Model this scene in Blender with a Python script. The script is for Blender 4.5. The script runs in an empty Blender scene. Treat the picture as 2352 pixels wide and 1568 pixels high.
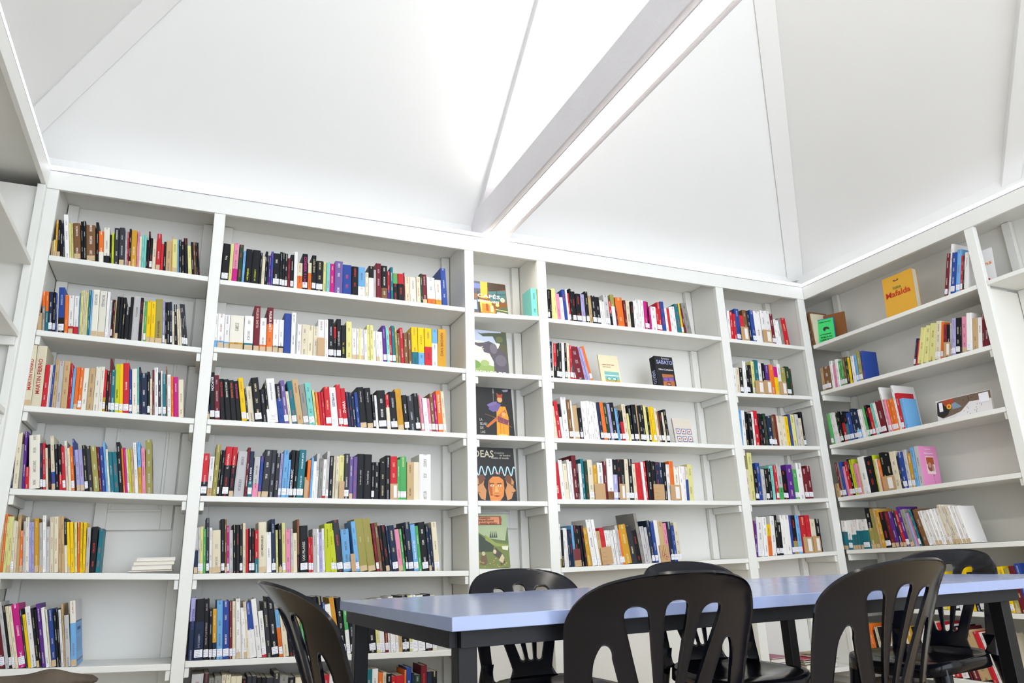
import bpy, bmesh, math, random
from mathutils import Vector, Matrix
random.seed(11)
PI = math.pi
C = bpy.context.scene.collection
SC = bpy.context.scene

# ------------------------------------------------------------------ camera
cam_d = bpy.data.cameras.new('camera'); cam = bpy.data.objects.new('camera', cam_d); C.objects.link(cam)
RW = [[0.91456044, 0.39459604, -0.08873082], [-0.40308514, 0.87126716, -0.2800284], [-0.03318984, 0.29186897, 0.95588228]]
FPX = 1656.1820
cam_d.sensor_fit = 'HORIZONTAL'; cam_d.sensor_width = 36.0; cam_d.lens = FPX / 2352 * 36.0
cam_d.clip_start = 0.02; cam_d.clip_end = 200
right = Vector([r[0] for r in RW]); fwd = Vector([r[1] for r in RW]); up = Vector([r[2] for r in RW])
M = Matrix.Identity(4)
for i in range(3):
    M[i][0] = right[i]; M[i][1] = up[i]; M[i][2] = -fwd[i]
M.translation = Vector([-0.63624, -3.9, 0.86])
cam.matrix_world = M
SC.camera = cam
# ------------------------------------------------------------------ light and exposure
SC.view_settings.view_transform = 'Standard'; SC.view_settings.look = 'None'
SC.view_settings.exposure = EXPO = 0.25; SC.view_settings.gamma = 1.0; SC.view_settings.use_curve_mapping = False
world = bpy.data.worlds.new('daylight'); SC.world = world; world.use_nodes = True
bg = world.node_tree.nodes['Background']
bg.inputs[0].default_value = (0.80, 0.88, 1.0, 1); bg.inputs[1].default_value = 3.7
LED_EDGE = 3.2      # strip along the cornice
LED_BEAM = 17.0       # diffuser under the tie beam
LED_TOP = 22.0       # strip lying on top of the tie beam
# ------------------------------------------------------------------ materials
def srgb(h):
    h = h.lstrip('#'); o = []
    for i in (0, 2, 4):
        c = int(h[i:i+2], 16) / 255.0
        o.append(c / 12.92 if c <= 0.04045 else ((c + 0.055) / 1.055) ** 2.4)
    return (o[0], o[1], o[2], 1.0)
def mat(name, col, rough=0.6, spec=0.5, bump=0.0, bscale=60.0, var=0.0, vscale=3.0, metal=0.0, coat=0.0):
    m = bpy.data.materials.new(name); m.use_nodes = True; nt = m.node_tree; b = nt.nodes['Principled BSDF']
    c = srgb(col) if isinstance(col, str) else col
    b.inputs['Base Color'].default_value = c; b.inputs['Roughness'].default_value = rough
    b.inputs['Specular IOR Level'].default_value = spec; b.inputs['Metallic'].default_value = metal
    b.inputs['Coat Weight'].default_value = coat
    tc = nt.nodes.new('ShaderNodeTexCoord')
    if var:
        n = nt.nodes.new('ShaderNodeTexNoise'); n.inputs['Scale'].default_value = vscale; n.inputs['Detail'].default_value = 5
        nt.links.new(tc.outputs['Object'], n.inputs['Vector'])
        r = nt.nodes.new('ShaderNodeValToRGB')
        r.color_ramp.elements[0].position = 0.3; r.color_ramp.elements[1].position = 0.7
        r.color_ramp.elements[0].color = (c[0]*(1-var), c[1]*(1-var), c[2]*(1-var), 1); r.color_ramp.elements[1].color = c
        nt.links.new(n.outputs['Fac'], r.inputs['Fac']); nt.links.new(r.outputs['Color'], b.inputs['Base Color'])
    if bump:
        n = nt.nodes.new('ShaderNodeTexNoise'); n.inputs['Scale'].default_value = bscale; n.inputs['Detail'].default_value = 4
        nt.links.new(tc.outputs['Object'], n.inputs['Vector'])
        bp = nt.nodes.new('ShaderNodeBump'); bp.inputs['Strength'].default_value = bump; bp.inputs['Distance'].default_value = 0.01
        nt.links.new(n.outputs['Fac'], bp.inputs['Height']); nt.links.new(bp.outputs['Normal'], b.inputs['Normal'])
    return m
def emis(name, col, s):
    m = bpy.data.materials.new(name); m.use_nodes = True; nt = m.node_tree; nt.nodes.clear()
    e = nt.nodes.new('ShaderNodeEmission'); o = nt.nodes.new('ShaderNodeOutputMaterial')
    e.inputs[0].default_value = col; e.inputs[1].default_value = s; nt.links.new(e.outputs[0], o.inputs[0]); return m
M_PAINT = mat('white_paint', '#ECECE6', 0.45, 0.35, 0.06, 45, 0.03, 4)
M_PANEL = mat('white_panel', '#ECEAE3', 0.6, 0.3, 0.05, 30, 0.03, 3)
M_CEIL = mat('ceiling_paint', '#E7E7E4', 0.75, 0.2, 0.08, 14, 0.015, 1.5)
M_BEAM = mat('beam_paint', '#E2DFE2', 0.6, 0.3, 0.25, 70, 0.03, 6)
M_FLOOR = mat('floor_tile', '#BDA888', 0.4, 0.5, 0.05, 10, 0.1, 2)
M_LEDP = mat('led_profile', '#C6C4CC', 0.4, 0.5)
M_LED = emis('led_light', (0.93, 0.92, 1.0, 1), LED_EDGE)
M_LEDB = emis('beam_light', (1.0, 0.94, 0.84, 1), LED_BEAM)
M_LEDT = emis('uplight', (1.0, 0.95, 0.87, 1), LED_TOP)
M_BLACK = mat('black_plastic', '#0A0C15', 0.17, 0.30, 0.06, 7, 0.2, 30)
M_IRON = mat('black_paint', '#0B0C10', 0.4, 0.25, 0.05, 60)
M_APRON = mat('apron_paint', '#15161B', 0.5, 0.25, 0.05, 60)
M_TABLE = mat('blue_laminate', '#8F9CC0', 0.20, 0.5, 0.03, 25, 0.05, 18)
M_WOOD = mat('weathered_wood', '#54483A', 0.7, 0.3, 0.5, 40, 0.6, 14)
M_PAGE = mat('page_edges', '#D9D0BC', 0.85, 0.1, 0.1, 400, 0.12, 90)
M_TAG = None
def book_mat():
    m = bpy.data.materials.new('book_cover'); m.use_nodes = True; nt = m.node_tree; b = nt.nodes['Principled BSDF']
    b.inputs['Roughness'].default_value = 0.45; b.inputs['Specular IOR Level'].default_value = 0.2
    N = nt.nodes.new; L = nt.links.new
    col = N('ShaderNodeAttribute'); col.attribute_name = 'Col'
    ink = N('ShaderNodeAttribute'); ink.attribute_name = 'Ink'
    uv = N('ShaderNodeUVMap'); uv.uv_map = 'UVMap'
    sep = N('ShaderNodeSeparateXYZ'); L(uv.outputs[0], sep.inputs[0])
    def math_(op, a, b_=None, c=None):
        n = N('ShaderNodeMath'); n.operation = op
        for i, v in enumerate((a, b_, c)):
            if v is None: continue
            if isinstance(v, (int, float)): n.inputs[i].default_value = v
            else: L(v, n.inputs[i])
        return n.outputs[0]
    band = math_('MULTIPLY', math_('GREATER_THAN', sep.outputs[0], 0.36), math_('LESS_THAN', sep.outputs[0], 0.64))
    cv = N('ShaderNodeCombineXYZ'); L(math_('MULTIPLY', sep.outputs[0], 5.0), cv.inputs[0]); L(math_('MULTIPLY', sep.outputs[1], 620.0), cv.inputs[1])
    n1 = N('ShaderNodeTexNoise'); n1.inputs['Scale'].default_value = 1.0; n1.inputs['Detail'].default_value = 0; L(cv.outputs[0], n1.inputs['Vector'])
    cv2 = N('ShaderNodeCombineXYZ'); L(math_('MULTIPLY', sep.outputs[1], 17.0), cv2.inputs[1])
    n2 = N('ShaderNodeTexNoise'); n2.inputs['Scale'].default_value = 1.0; n2.inputs['Detail'].default_value = 0; L(cv2.outputs[0], n2.inputs['Vector'])
    msk = math_('MULTIPLY', band, math_('MULTIPLY', math_('GREATER_THAN', n1.outputs['Fac'], 0.5), math_('MULTIPLY', math_('GREATER_THAN', n2.outputs['Fac'], 0.52), 0.75)))
    mx = N('ShaderNodeMix'); mx.data_type = 'RGBA'; L(msk, mx.inputs['Factor']); L(col.outputs['Color'], mx.inputs['A']); L(ink.outputs['Color'], mx.inputs['B'])
    L(mx.outputs['Result'], b.inputs['Base Color']); return m
M_BOOK = book_mat()
def print_mat():
    m = bpy.data.materials.new('printed_paper'); m.use_nodes = True; nt = m.node_tree; b = nt.nodes['Principled BSDF']
    a = nt.nodes.new('ShaderNodeAttribute'); a.attribute_name = 'Col'; nt.links.new(a.outputs['Color'], b.inputs['Base Color'])
    b.inputs['Roughness'].default_value = 0.4; return m
M_PRINT = print_mat()
_tc = {}
def tmat(hexc):
    if hexc not in _tc: _tc[hexc] = mat('ink_' + hexc.lstrip('#'), hexc, 0.5, 0.3)
    return _tc[hexc]
# ------------------------------------------------------------------ object helpers
def mesh(name, vs, fs, m, parent=None, smooth=False):
    me = bpy.data.meshes.new(name); me.from_pydata([tuple(v) for v in vs], [], fs); me.validate(); me.update()
    for q in (m if isinstance(m, (list, tuple)) else [m]): me.materials.append(q)
    if smooth:
        for p in me.polygons: p.use_smooth = True
    o = bpy.data.objects.new(name, me); C.objects.link(o)
    if parent: o.parent = parent
    return o
def empty(name, loc=(0, 0, 0), rot=(0, 0, 0)):
    o = bpy.data.objects.new(name, None); o.empty_display_size = 0.05; C.objects.link(o); o.location = loc; o.rotation_euler = rot; return o
def tag(o, label=None, cat=None, group=None, kind=None):
    if label: o['label'] = label
    if cat: o['category'] = cat
    if group: o['group'] = group
    if kind: o['kind'] = kind
    return o
class MB:
    def __init__(s): s.v = []; s.f = []
    def box(s, x0, y0, z0, x1, y1, z1, dz=0.0):
        """axis box; dz = extra height at the x1 end"""
        b = len(s.v)
        for z, e in ((z0, 0), (z1, 0)):
            s.v += [(x0, y0, z), (x1, y0, z + dz), (x1, y1, z + dz), (x0, y1, z)]
        s.f += [(b+3, b+2, b+1, b), (b+4, b+5, b+6, b+7), (b, b+1, b+5, b+4), (b+1, b+2, b+6, b+5), (b+2, b+3, b+7, b+6), (b+3, b, b+4, b+7)]
        return s
    def rings(s, rings, close=True):
        b = len(s.v); n = len(rings[0])
        for r in rings: s.v += [tuple(p) for p in r]
        for i in range(len(rings) - 1):
            for j in range(n):
                a = b + i*n + j; c = b + i*n + (j+1) % n
                s.f.append((a, c, c + n, a + n))
        if close:
            s.f.append(tuple(b + j for j in range(n))[::-1]); k = b + (len(rings)-1)*n; s.f.append(tuple(k + j for j in range(n)))
        return s
    def map(s, fn): s.v = [tuple(fn(*p)) for p in s.v]; return s
    def build(s, name, m, parent=None, smooth=False, bevel=0.0, seg=2):
        o = mesh(name, s.v, s.f, m, parent, smooth)
        if bevel:
            md = o.modifiers.new('bevel', 'BEVEL'); md.width = bevel; md.segments = seg; md.limit_method = 'ANGLE'; md.angle_limit = 0.6
            for p in o.data.polygons: p.use_smooth = True
            try:
                o.data.set_sharp_from_angle(angle=0.6)
            except Exception: pass
        return o
XR = 3.6472
def RWALL(x, y, z): return (XR + y, -x, z)       # shelf frame (along, depth, up) on the right wall
def BWALL(x, y, z): return (x, y, z)
XL = -1.4177
def LWALL(x, y, z): return (XL - y, x, z)
# ------------------------------------------------------------------ the setting
YF_ = -6.5
DEP = 0.32
def struct(name, mb, m, bevel=0.0): return tag(mb.build(name, m, bevel=bevel), kind='structure')
struct('floor', MB().box(-1.9, YF_, -0.1, 4.2, 0.5, 0), M_FLOOR)
struct('wall_back', MB().box(-1.80, DEP, 0, 4.05, DEP + .1, 2.86), M_PANEL)
struct('wall_left', MB().box(XL - DEP - .1, YF_, 0, XL - DEP, DEP + .1, 2.86), M_PANEL)
struct('wall_right', MB().box(XR + DEP, YF_, 0, XR + DEP + .1, DEP + .1, 2.86), M_PANEL)
CY, CXL, CXR, CZ, CM = 0.205, -1.69, 3.81, 3.02, 0.88
RX = (CXL + CXR) / 2; RZ = CZ + CM * (CXR - CXL) / 2; RY = CY - (CXR - CXL) / 2
v = [(CXL, CY, CZ), (CXR, CY, CZ), (RX, RY, RZ), (CXL, YF_, CZ), (CXR, YF_, CZ), (RX, YF_, RZ)]
v += [(x, y, z + .08) for x, y, z in v]
f = [(0, 2, 1), (0, 3, 5, 2), (1, 2, 5, 4), (6, 7, 8), (6, 8, 11, 9), (7, 10, 11, 8), (0, 1, 7, 6), (0, 6, 9, 3), (1, 4, 10, 7), (3, 9, 11, 5), (4, 5, 11, 10)]
tag(mesh('ceiling', v, f, M_CEIL), kind='structure')
struct('trim_1', MB().box(CXL - .06, CY, 2.862, CXR + .06, CY + .06, 3.10), M_CEIL)
struct('trim_2', MB().box(CXL - .06, YF_, 2.862, CXL, CY, 3.10), M_CEIL)
struct('trim_3', MB().box(CXR, YF_, 2.862, CXR + .06, CY, 3.10), M_CEIL)
def hip(name, x0, sx):
    d = Vector((sx, -1, CM)); side = Vector((sx, 1, 0)).normalized(); rings = []
    for t in (0.02, 2.74):
        p = Vector((x0, CY, CZ)) + d * t
        w = .062
        rings.append([p + side*w + Vector((0, 0, -.050)), p - side*w + Vector((0, 0, -.050)), p - side*w + Vector((0, 0, .03)), p + side*w + Vector((0, 0, .03))])
    struct(name, MB().rings(rings), M_CEIL, .003)
hip('trim_4', CXL, 1); hip('trim_5', CXR, -1)
BX0, BX1, BZ0, BZ1 = 0.952, 1.133, 2.870, 3.087
r = []
for y in (0.19, -2.6): 
    z = CZ + CM * (CY - y)
    r.append([(.960, y, z - .07), (1.030, y, z - .07), (1.030, y, z + .02), (.960, y, z + .02)])
struct('trim_6', MB().rings(r), M_BEAM, .003)
r = []
for t in (0.0, 2.6):      # board running diagonally up the right slope
    x = CXR - t; z = CZ + CM * t
    r.append([(x, -1.50 - t, z - .05), (x, -1.62 - t, z - .05), (x, -1.62 - t, z + .02), (x, -1.50 - t, z + .02)])
struct('trim_7', MB().rings(r), M_CEIL, .003)
struct('trim_8', MB().box(BX0, YF_, BZ0, BX1, CY - .002, BZ1), M_BEAM, .006)
# cornice boards in front of the shelves
FZ0, FZ1 = 2.740, 2.840
struct('trim_9', MB().box(XL, -.004, FZ0, XR, .018, FZ1), M_PAINT, .002)
struct('trim_10', MB().box(XL - .018, YF_, FZ0, XL + .004, -.006, FZ1), M_PAINT, .002)
struct('trim_11', MB().box(XR - .004, YF_, FZ0, XR + .018, -.006, FZ1), M_PAINT, .002)
struct('trim_12', MB().box(XL - .02, .02, 2.80, XR + .02, DEP - .001, 2.838), M_PANEL)
struct('trim_13', MB().box(XL - DEP + .001, YF_, 2.80, XL - .021, DEP - .001, 2.838), M_PANEL)
struct('trim_14', MB().box(XR + .021, YF_, 2.80, XR + DEP - .001, DEP - .001, 2.838), M_PANEL)
# light strips
def strip(name, label, prof, lit, m, cat='light'):
    t = empty(name); tag(t, label, cat, None)
    if prof: prof.build('strip_profile', M_LEDP, t)
    lit.build('light_tube', m, t); return t
LZ = 2.842
strip('light_strip', 'thin glowing light strip on the cornice above the back bookcases', MB().box(XL+.004, -.003, LZ, XR-.004, .014, LZ+.005), MB().box(XL+.004, -.002, LZ+.006, XR-.004, .010, LZ+.029), M_LED)
strip('light_strip', 'thin glowing light strip on the cornice above the left wall', MB().box(XL-.014, YF_, LZ, XL+.003, -.006, LZ+.005), MB().box(XL-.010, YF_, LZ+.006, XL+.002, -.006, LZ+.029), M_LED)
strip('light_strip', 'thin glowing light strip on the cornice above the right wall', MB().box(XR-.003, YF_, LZ, XR+.014, -.006, LZ+.005), MB().box(XR-.002, YF_, LZ+.006, XR+.010, -.006, LZ+.029), M_LED)
strip('beam_light', 'broad glowing white light panel along the underside of the ceiling beam', MB().box(.988, YF_, BZ0-.003, 1.096, -.03, BZ0), MB().box(.992, YF_, BZ0-.006, 1.092, -.03, BZ0-.003), M_LEDB)
strip('beam_uplight', 'light strip lying on top of the ceiling beam below the rafter', MB().box(1.03, YF_, BZ1, 1.07, -.2, BZ1+.006), MB().box(1.036, YF_, BZ1+.006, 1.064, -.2, BZ1+.014), M_LEDT)
# ------------------------------------------------------------------ bookcases
ZL = {"b1s1": [-1.3577, 2.3828, -0.6254, 2.3658], "b1s2": [-1.352, 1.9949, -0.686, 1.9722], "b1s3": [-1.359, 1.6277, -0.6889, 1.6026], "b1s4": [-1.3525, 1.2487, -0.6336, 1.2224], "b1s5": [-1.3443, 0.8898, -0.625, 0.8582], "b2s1": [-0.5729, 2.357, 0.8253, 2.3555], "b2s2": [-0.5734, 1.9799, 0.8194, 1.9694], "b2s3": [-0.5743, 1.6001, 0.8162, 1.5811], "b2s4": [-0.5731, 1.2195, 0.8171, 1.1966], "b2s5": [-0.5714, 0.8563, 0.8197, 0.8215], "b2s6": [-0.5671, 0.4732, 0.6374, 0.428], "b3s1": [0.8875, 2.3314, 1.3348, 2.3544], "b3s2": [0.8802, 1.9565, 1.3244, 1.9631], "b3s3": [0.8783, 1.5773, 1.3182, 1.5763], "b3s4": [0.8787, 1.1981, 1.3173, 1.1948], "b3s5": [0.8789, 0.8286, 1.3226, 0.8159], "b4s1": [1.3937, 2.349, 2.7985, 2.3541], "b4s2": [1.3866, 1.9564, 2.7916, 1.9619], "b4s3": [1.3893, 1.5755, 2.7844, 1.5779], "b4s4": [1.3846, 1.2076, 2.7808, 1.1995], "b4s5": [1.3821, 0.8176, 2.7725, 0.8297], "b5s1": [2.8569, 2.3498, 3.5953, 2.3536], "b5s2": [2.8697, 1.9511, 3.5902, 1.9676], "b5s3": [2.8488, 1.577, 3.5743, 1.5939], "b5s4": [2.8482, 1.201, 3.5708, 1.2221], "b5s5": [2.8279, 0.8336, 3.5655, 0.8567], "b1s6": [-1.2872, 0.4983, -0.6247, 0.4668], "r1": [0.018, 2.3635, 1.3152, 2.3777], "r2": [0.03, 2.0028, 1.3196, 1.9947], "r3": [0.0097, 1.6011, 1.313, 1.6218], "r4": [0.0002, 1.2238, 1.3071, 1.2449], "r5": [-0.0129, 0.8609, 1.2445, 0.8768], "r6": [0.0, 0.4911, 1.3, 0.4911], "r7": [0.0, 0.1098, 1.3, 0.1098], "b5s7": [3.1069, 0.1167, 3.519, 0.1167], "b1s7": [-1.36, 0.1167, -0.63, 0.1167], "b2s7": [-0.57, 0.1167, 0.82, 0.1167], "b3s6": [0.88, 0.4506, 1.32, 0.4506], "b3s7": [0.88, 0.1167, 1.32, 0.1167], "b4s6": [1.39, 0.4506, 2.77, 0.4506], "b4s7": [1.39, 0.1167, 2.77, 0.1167], "b5s6": [2.84, 0.4506, 3.57, 0.4506]}
U = {"U0l": -1.4177, "U0r": -1.3607, "U1l": -0.63, "U1r": -0.5729, "U2l": 0.8234, "U2r": 0.8827, "U3l": 1.3277, "U3r": 1.3911, "U4l": 2.7818, "U4r": 2.8506, "U5l": 3.575}
SHELF_T = 0.028
def zline(rid, u):
    a, za, b, zb = ZL[rid]; return za + (zb - za) * (u - a) / (b - a)
def bookcase(label, W, rows, u0, u1, post_left=None, post_right=None, cleats=True):
    """u0,u1 = clear opening; post_* = (a,b) widths of the front posts that belong to this case"""
    t = empty('bookcase'); tag(t, label, 'bookcase', 'built-in white bookcases')
    tops = []
    for i, rid in enumerate(rows):
        za, zb = zline(rid, u0), zline(rid, u1)
        MB().box(u0 + .001, 0, za - SHELF_T, u1 - .001, DEP - .026, za, zb - za).map(W).build('shelf', M_PAINT, t, bevel=.0025)
        tops.append((za, zb))
        if cleats and i > 0:
            for s, (a, z) in ((0, (u0, za)), (1, (u1, zb))):
                x0, x1 = (a + .001, a + .021) if s == 0 else (a - .021, a - .001)
                MB().box(x0, .008 - .03 * (i > 1 and s == 1 and i < 5) * 0, z - SHELF_T - .043, x1, DEP - .042, z - SHELF_T - .001).map(W).build('cleat', M_PAINT, t, bevel=.002)
    for pk in (post_left, post_right):
        if not pk: continue
        a, b, full = pk
        MB().box(a, -.003, 0, b, .032, FZ0 - .001).map(W).build('upright', M_PAINT, t, bevel=.003)
        if full: MB().box(a + .004, .033, 0, b - .004, DEP - .003, 2.799 if full == 1 else full).map(W).build('side_panel', M_PANEL, t)
    # rear battens between the shelves on both sides
    zs = [2.799] + [None] * 0
    for s in (0, 1):
        a = u0 if s == 0 else u1
        prev = 2.797
        for (za, zb) in tops + [(.028, .028)]:
            z = za if s == 0 else zb
            x0, x1 = (a + .001, a + .052) if s == 0 else (a - .052, a - .001)
            lo = z + .001
            if prev - lo > .05 and not (rows[0] == 'r1' and s == 1 and prev > 2.7): MB().box(x0, DEP - .036, lo, x1, DEP - .004, prev).map(W).build('rear_batten', M_PANEL, t, bevel=.002)
            prev = z - SHELF_T - .002
    return t
u = U
bookcase('leftmost white bookcase on the back wall, with a lying pile on one shelf', BWALL, ['b1s%d' % i for i in range(1, 8)], u['U0r'], u['U1l'], (u['U0l'], u['U0r'], 1), (u['U1l'], u['U1r'], 1))
bookcase('widest white bookcase on the back wall, behind the left end of the table', BWALL, ['b2s%d' % i for i in range(1, 8)], u['U1r'], u['U2l'], None, (u['U2l'], u['U2r'], 1))
bookcase('narrow white bookcase with one face-out picture book per shelf', BWALL, ['b3s%d' % i for i in range(1, 6)], u['U2r'], u['U3l'], None, (u['U3l'], u['U3r'], 1))
bookcase('white bookcase between the narrow one and the corner one', BWALL, ['b4s%d' % i for i in range(1, 6)], u['U3r'], u['U4l'], None, (u['U4l'], u['U4r'], 1))
bookcase('white bookcase touching the right corner of the back wall', BWALL, ['b5s%d' % i for i in (1, 2, 3, 4, 5, 7)], u['U4r'], u['U5l'], None, (u['U5l'], XR - .003, 1))
R1a, R1b = -(-1.3145), -(-1.3734)
bookcase('white bookcase on the right wall beside the corner', RWALL, ['r%d' % i for i in range(1, 8)], .014, R1a, None, (R1a, R1b, 2.335))
ZL['q1'] = (R1b, 2.378, 2.7, 2.378); ZL['q2'] = (R1b, 0.49, 2.7, 0.49)
bookcase('nearest white bookcase on the right wall, cut off by the photo edge', RWALL, ['q1', 'q2'], R1b, 2.70, None, (2.70, 2.76, 1))
# left wall case : along = +y here mapped from x
for i, z in enumerate((2.33, 1.965, 1.60, 1.23, .86, .47)): ZL['l%d' % (i+1)] = (-2.2, z, 0.0, z)
lb = bookcase('empty white bookcase along the left wall, seen edge on', LWALL, ['l%d' % i for i in range(1, 7)], -2.20, -.045, (-2.26, -2.20, 1), (-.044, -.005, 0))
MB().box(XL - DEP + .003, -.004, 0, XL - .04, .012, 2.738).build('end_panel', M_PANEL, lb)
MB().box(XL - .04, -.004, 0, XL - .003, .02, 2.738).build('corner_post', M_PAINT, lb, bevel=.003)
# old shutters fixed to the wall behind two cases
def shutter(label, x0, x1, z0, z1):
    t = empty('window_shutter'); tag(t, label, 'shutter', None)
    y1 = DEP - .001; y0 = DEP - .024
    w = .055
    for a in ((x0, z0, x0 + w, z1), (x1 - w, z0, x1, z1)): MB().box(a[0], y0, a[1], a[2], y1, a[3]).build('stile', M_PANEL, t, bevel=.003)
    n = 2; zz = [z0, z0 + .09, (z0+z1)/2 - .05, (z0+z1)/2 + .05, z1 - .09, z1]
    for k in (0, 2, 4): MB().box(x0 + w, y0, zz[k], x1 - w, y1, zz[k+1]).build('rail', M_PANEL, t, bevel=.003)
    for k in (1, 3):
        MB().box(x0 + w, y0 + .012, zz[k], x1 - w, y1, zz[k+1]).build('inner_panel', M_PANEL, t)
        a, b, c, d = x0 + w + .0, zz[k] + .0, x1 - w, zz[k+1]
        m = MB(); e = .014
        m.box(a, y0 + .003, b, c, y0 + .0115, b + e).box(a, y0 + .003, d - e, c, y0 + .0115, d).box(a, y0 + .003, b + e, a + e, y0 + .0115, d - e).box(c - e, y0 + .003, b + e, c, y0 + .0115, d - e)
        m.build('moulding', M_PANEL, t, bevel=.003)
    return t
shutter('white painted panelled shutter on the wall behind the far left bookcase', -1.045, -.690, 1.075, 2.32)
shutter('white painted panelled shutter on the wall behind the narrow bookcase', .94, 1.262, 1.055, 2.29)
# ------------------------------------------------------------------ books
PAL = {'k': '#15161A', 'n': '#1E2C46', 'w': '#E9E7E4', 'c': '#DDD3B8', 'i': '#E4DFD0', 't': '#C2A478', 'o': '#E2702A', 'r': '#C22630', 'm': '#6E1F2A',
       'p': '#E08CA6', 'h': '#C01C7E', 'v': '#5A2C86', 'V': '#6E5C96', 'l': '#A6A2CE', 'b': '#2B4792', 's': '#6FA9D8', 'e': '#1F6F7C', 'a': '#7CCAC0', 'g': '#4FA35C',
       'G': '#23402E', 'y': '#EBC312', 'Y': '#D9D58C', 'L': '#C2CC2A', 'd': '#C8962C', 'B': '#7A5636', 'x': '#8E8C86', 'X': '#34353B', 'q': '#9A934E', 'z': '#BEBCBC'}
NM = {'k': 'black', 'n': 'navy', 'w': 'white', 'c': 'cream', 'i': 'ivory', 't': 'tan', 'o': 'orange', 'r': 'red', 'm': 'maroon', 'p': 'pink', 'h': 'magenta', 'v': 'purple', 'V': 'mauve',
      'l': 'lavender', 'b': 'blue', 's': 'pale blue', 'e': 'teal', 'a': 'aqua', 'g': 'green', 'G': 'dark green', 'y': 'yellow', 'Y': 'pale yellow', 'L': 'lime', 'd': 'mustard', 'B': 'brown',
      'x': 'grey', 'X': 'charcoal', 'q': 'olive', 'z': 'light grey'}
LIGHT = 'wcisYazylptLx'
SH_NAME = {'1': 'top', '2': 'second', '3': 'third', '4': 'fourth', '5': 'fifth', '6': 'sixth', '7': 'lowest'}
BAY = {'b1': 'leftmost bookcase', 'b2': 'widest bookcase', 'b3': 'narrow bookcase', 'b4': 'fourth bookcase', 'b5': 'corner bookcase', 'r': 'right wall'}
ONES = ['', 'first', 'second', 'third', 'fourth', 'fifth', 'sixth', 'seventh', 'eighth', 'ninth', 'tenth', 'eleventh', 'twelfth', 'thirteenth', 'fourteenth', 'fifteenth', 'sixteenth', 'seventeenth', 'eighteenth', 'nineteenth']
TENS = {2: ('twentieth', 'twenty'), 3: ('thirtieth', 'thirty'), 4: ('fortieth', 'forty'), 5: ('fiftieth', 'fifty'), 6: ('sixtieth', 'sixty')}
def ordinal(n):
    if n < 20: return ONES[n]
    t, o = divmod(n, 10); return TENS[t][0] if o == 0 else TENS[t][1] + '-' + ONES[o]
def jit(c, k=.06):
    s = 1 + random.uniform(-k, k); return (min(c[0]*s, 1), min(c[1]*s, 1), min(c[2]*s, 1), 1)
class BG:
    """book geometry with colours per face"""
    def __init__(s): s.v = []; s.f = []; s.c = []; s.k = []; s.uv = []; s.m = []
    def face(s, pts, col, ink=None, uv=None, m=0):
        b = len(s.v); s.v += pts; s.f.append(tuple(range(b, b + len(pts)))); s.c.append(col); s.k.append(ink or col); s.uv.append(uv or [(-1, 0)] * len(pts)); s.m.append(m)
    def box(s, x0, y0, z0, x1, y1, z1, col, m=0):
        P = [(x0,y0,z0),(x1,y0,z0),(x1,y1,z0),(x0,y1,z0),(x0,y0,z1),(x1,y0,z1),(x1,y1,z1),(x0,y1,z1)]
        for q in ((3,2,1,0),(4,5,6,7),(0,1,5,4),(1,2,6,5),(2,3,7,6),(3,0,4,7)): s.face([P[i] for i in q], col, m=m)
    def add(s, o, fn):
        b = len(s.v); s.v += [fn(p) for p in o.v]; s.f += [tuple(b + i for i in q) for q in o.f]; s.c += o.c; s.k += o.k; s.uv += o.uv; s.m += o.m
    def build(s, name, mats, parent=None):
        me = bpy.data.meshes.new(name); me.from_pydata(s.v, [], s.f)
        ca = me.color_attributes.new('Col', 'FLOAT_COLOR', 'CORNER'); ka = me.color_attributes.new('Ink', 'FLOAT_COLOR', 'CORNER'); ul = me.uv_layers.new(name='UVMap')
        cc = []; kk = []; uu = []
        for q, c, k, uv in zip(s.f, s.c, s.k, s.uv):
            for i in range(len(q)): cc += c; kk += k; uu += uv[i]
        ca.data.foreach_set('color', cc); ka.data.foreach_set('color', kk); ul.data.foreach_set('uv', uu)
        me.polygons.foreach_set('material_index', s.m)
        for m in mats: me.materials.append(m)
        me.update()
        o = bpy.data.objects.new(name, me); C.objects.link(o)
        if parent: o.parent = parent
        return o
def cover_geo(w, h, d, c1, c2, ink, split):
    g = BG(); t = min(.0014, w * .14); seed = random.random() * 40
    P = [(0, d), (0, .0016), (w*.16, 0), (w*.84, 0), (w, .0016), (w, d), (w - t, d), (w - t, t + .001), (t, t + .001), (t, d)]
    n = len(P)
    lev = [0, split * h, h] if c1 is not c2 else [0, h]
    cols = [c2, c1] if c1 is not c2 else [c1]
    for k in range(len(lev) - 1):
        a, b = lev[k], lev[k+1]; col = cols[k]
        for i in range(n):
            j = (i + 1) % n
            sp = 1 <= i <= 3
            x0, x1 = P[i][0] / w, P[j][0] / w
            uv = [(x0, a + seed), (x1, a + seed), (x1, b + seed), (x0, b + seed)] if sp else None
            g.face([(P[i][0], P[i][1], a), (P[j][0], P[j][1], a), (P[j][0], P[j][1], b), (P[i][0], P[i][1], b)], col, ink if sp else None, uv)
    for z, c, fl in ((0, cols[0], 1), (h, cols[-1], 0)):
        for q in ((0, 1, 8, 9), (4, 5, 6, 7), (1, 2, 3, 4, 7, 8)):
            pts = [(P[i][0], P[i][1], z) for i in q]; g.face(pts[::-1] if fl == 0 and False else pts, c)
    return g
def page_geo(w, h, d, hard):
    g = BG(); t = min(.0016, w * .16); e = .003 if hard else .0006
    g.box(t, t + .0012, e, w - t, d - (.003 if hard else .0005), h - e, jit(srgb('#D6CCB6'), .12), m=0); return g
WHITE = srgb('#F1F1F6'); KRAFT = srgb('#C9AE86')
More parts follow.
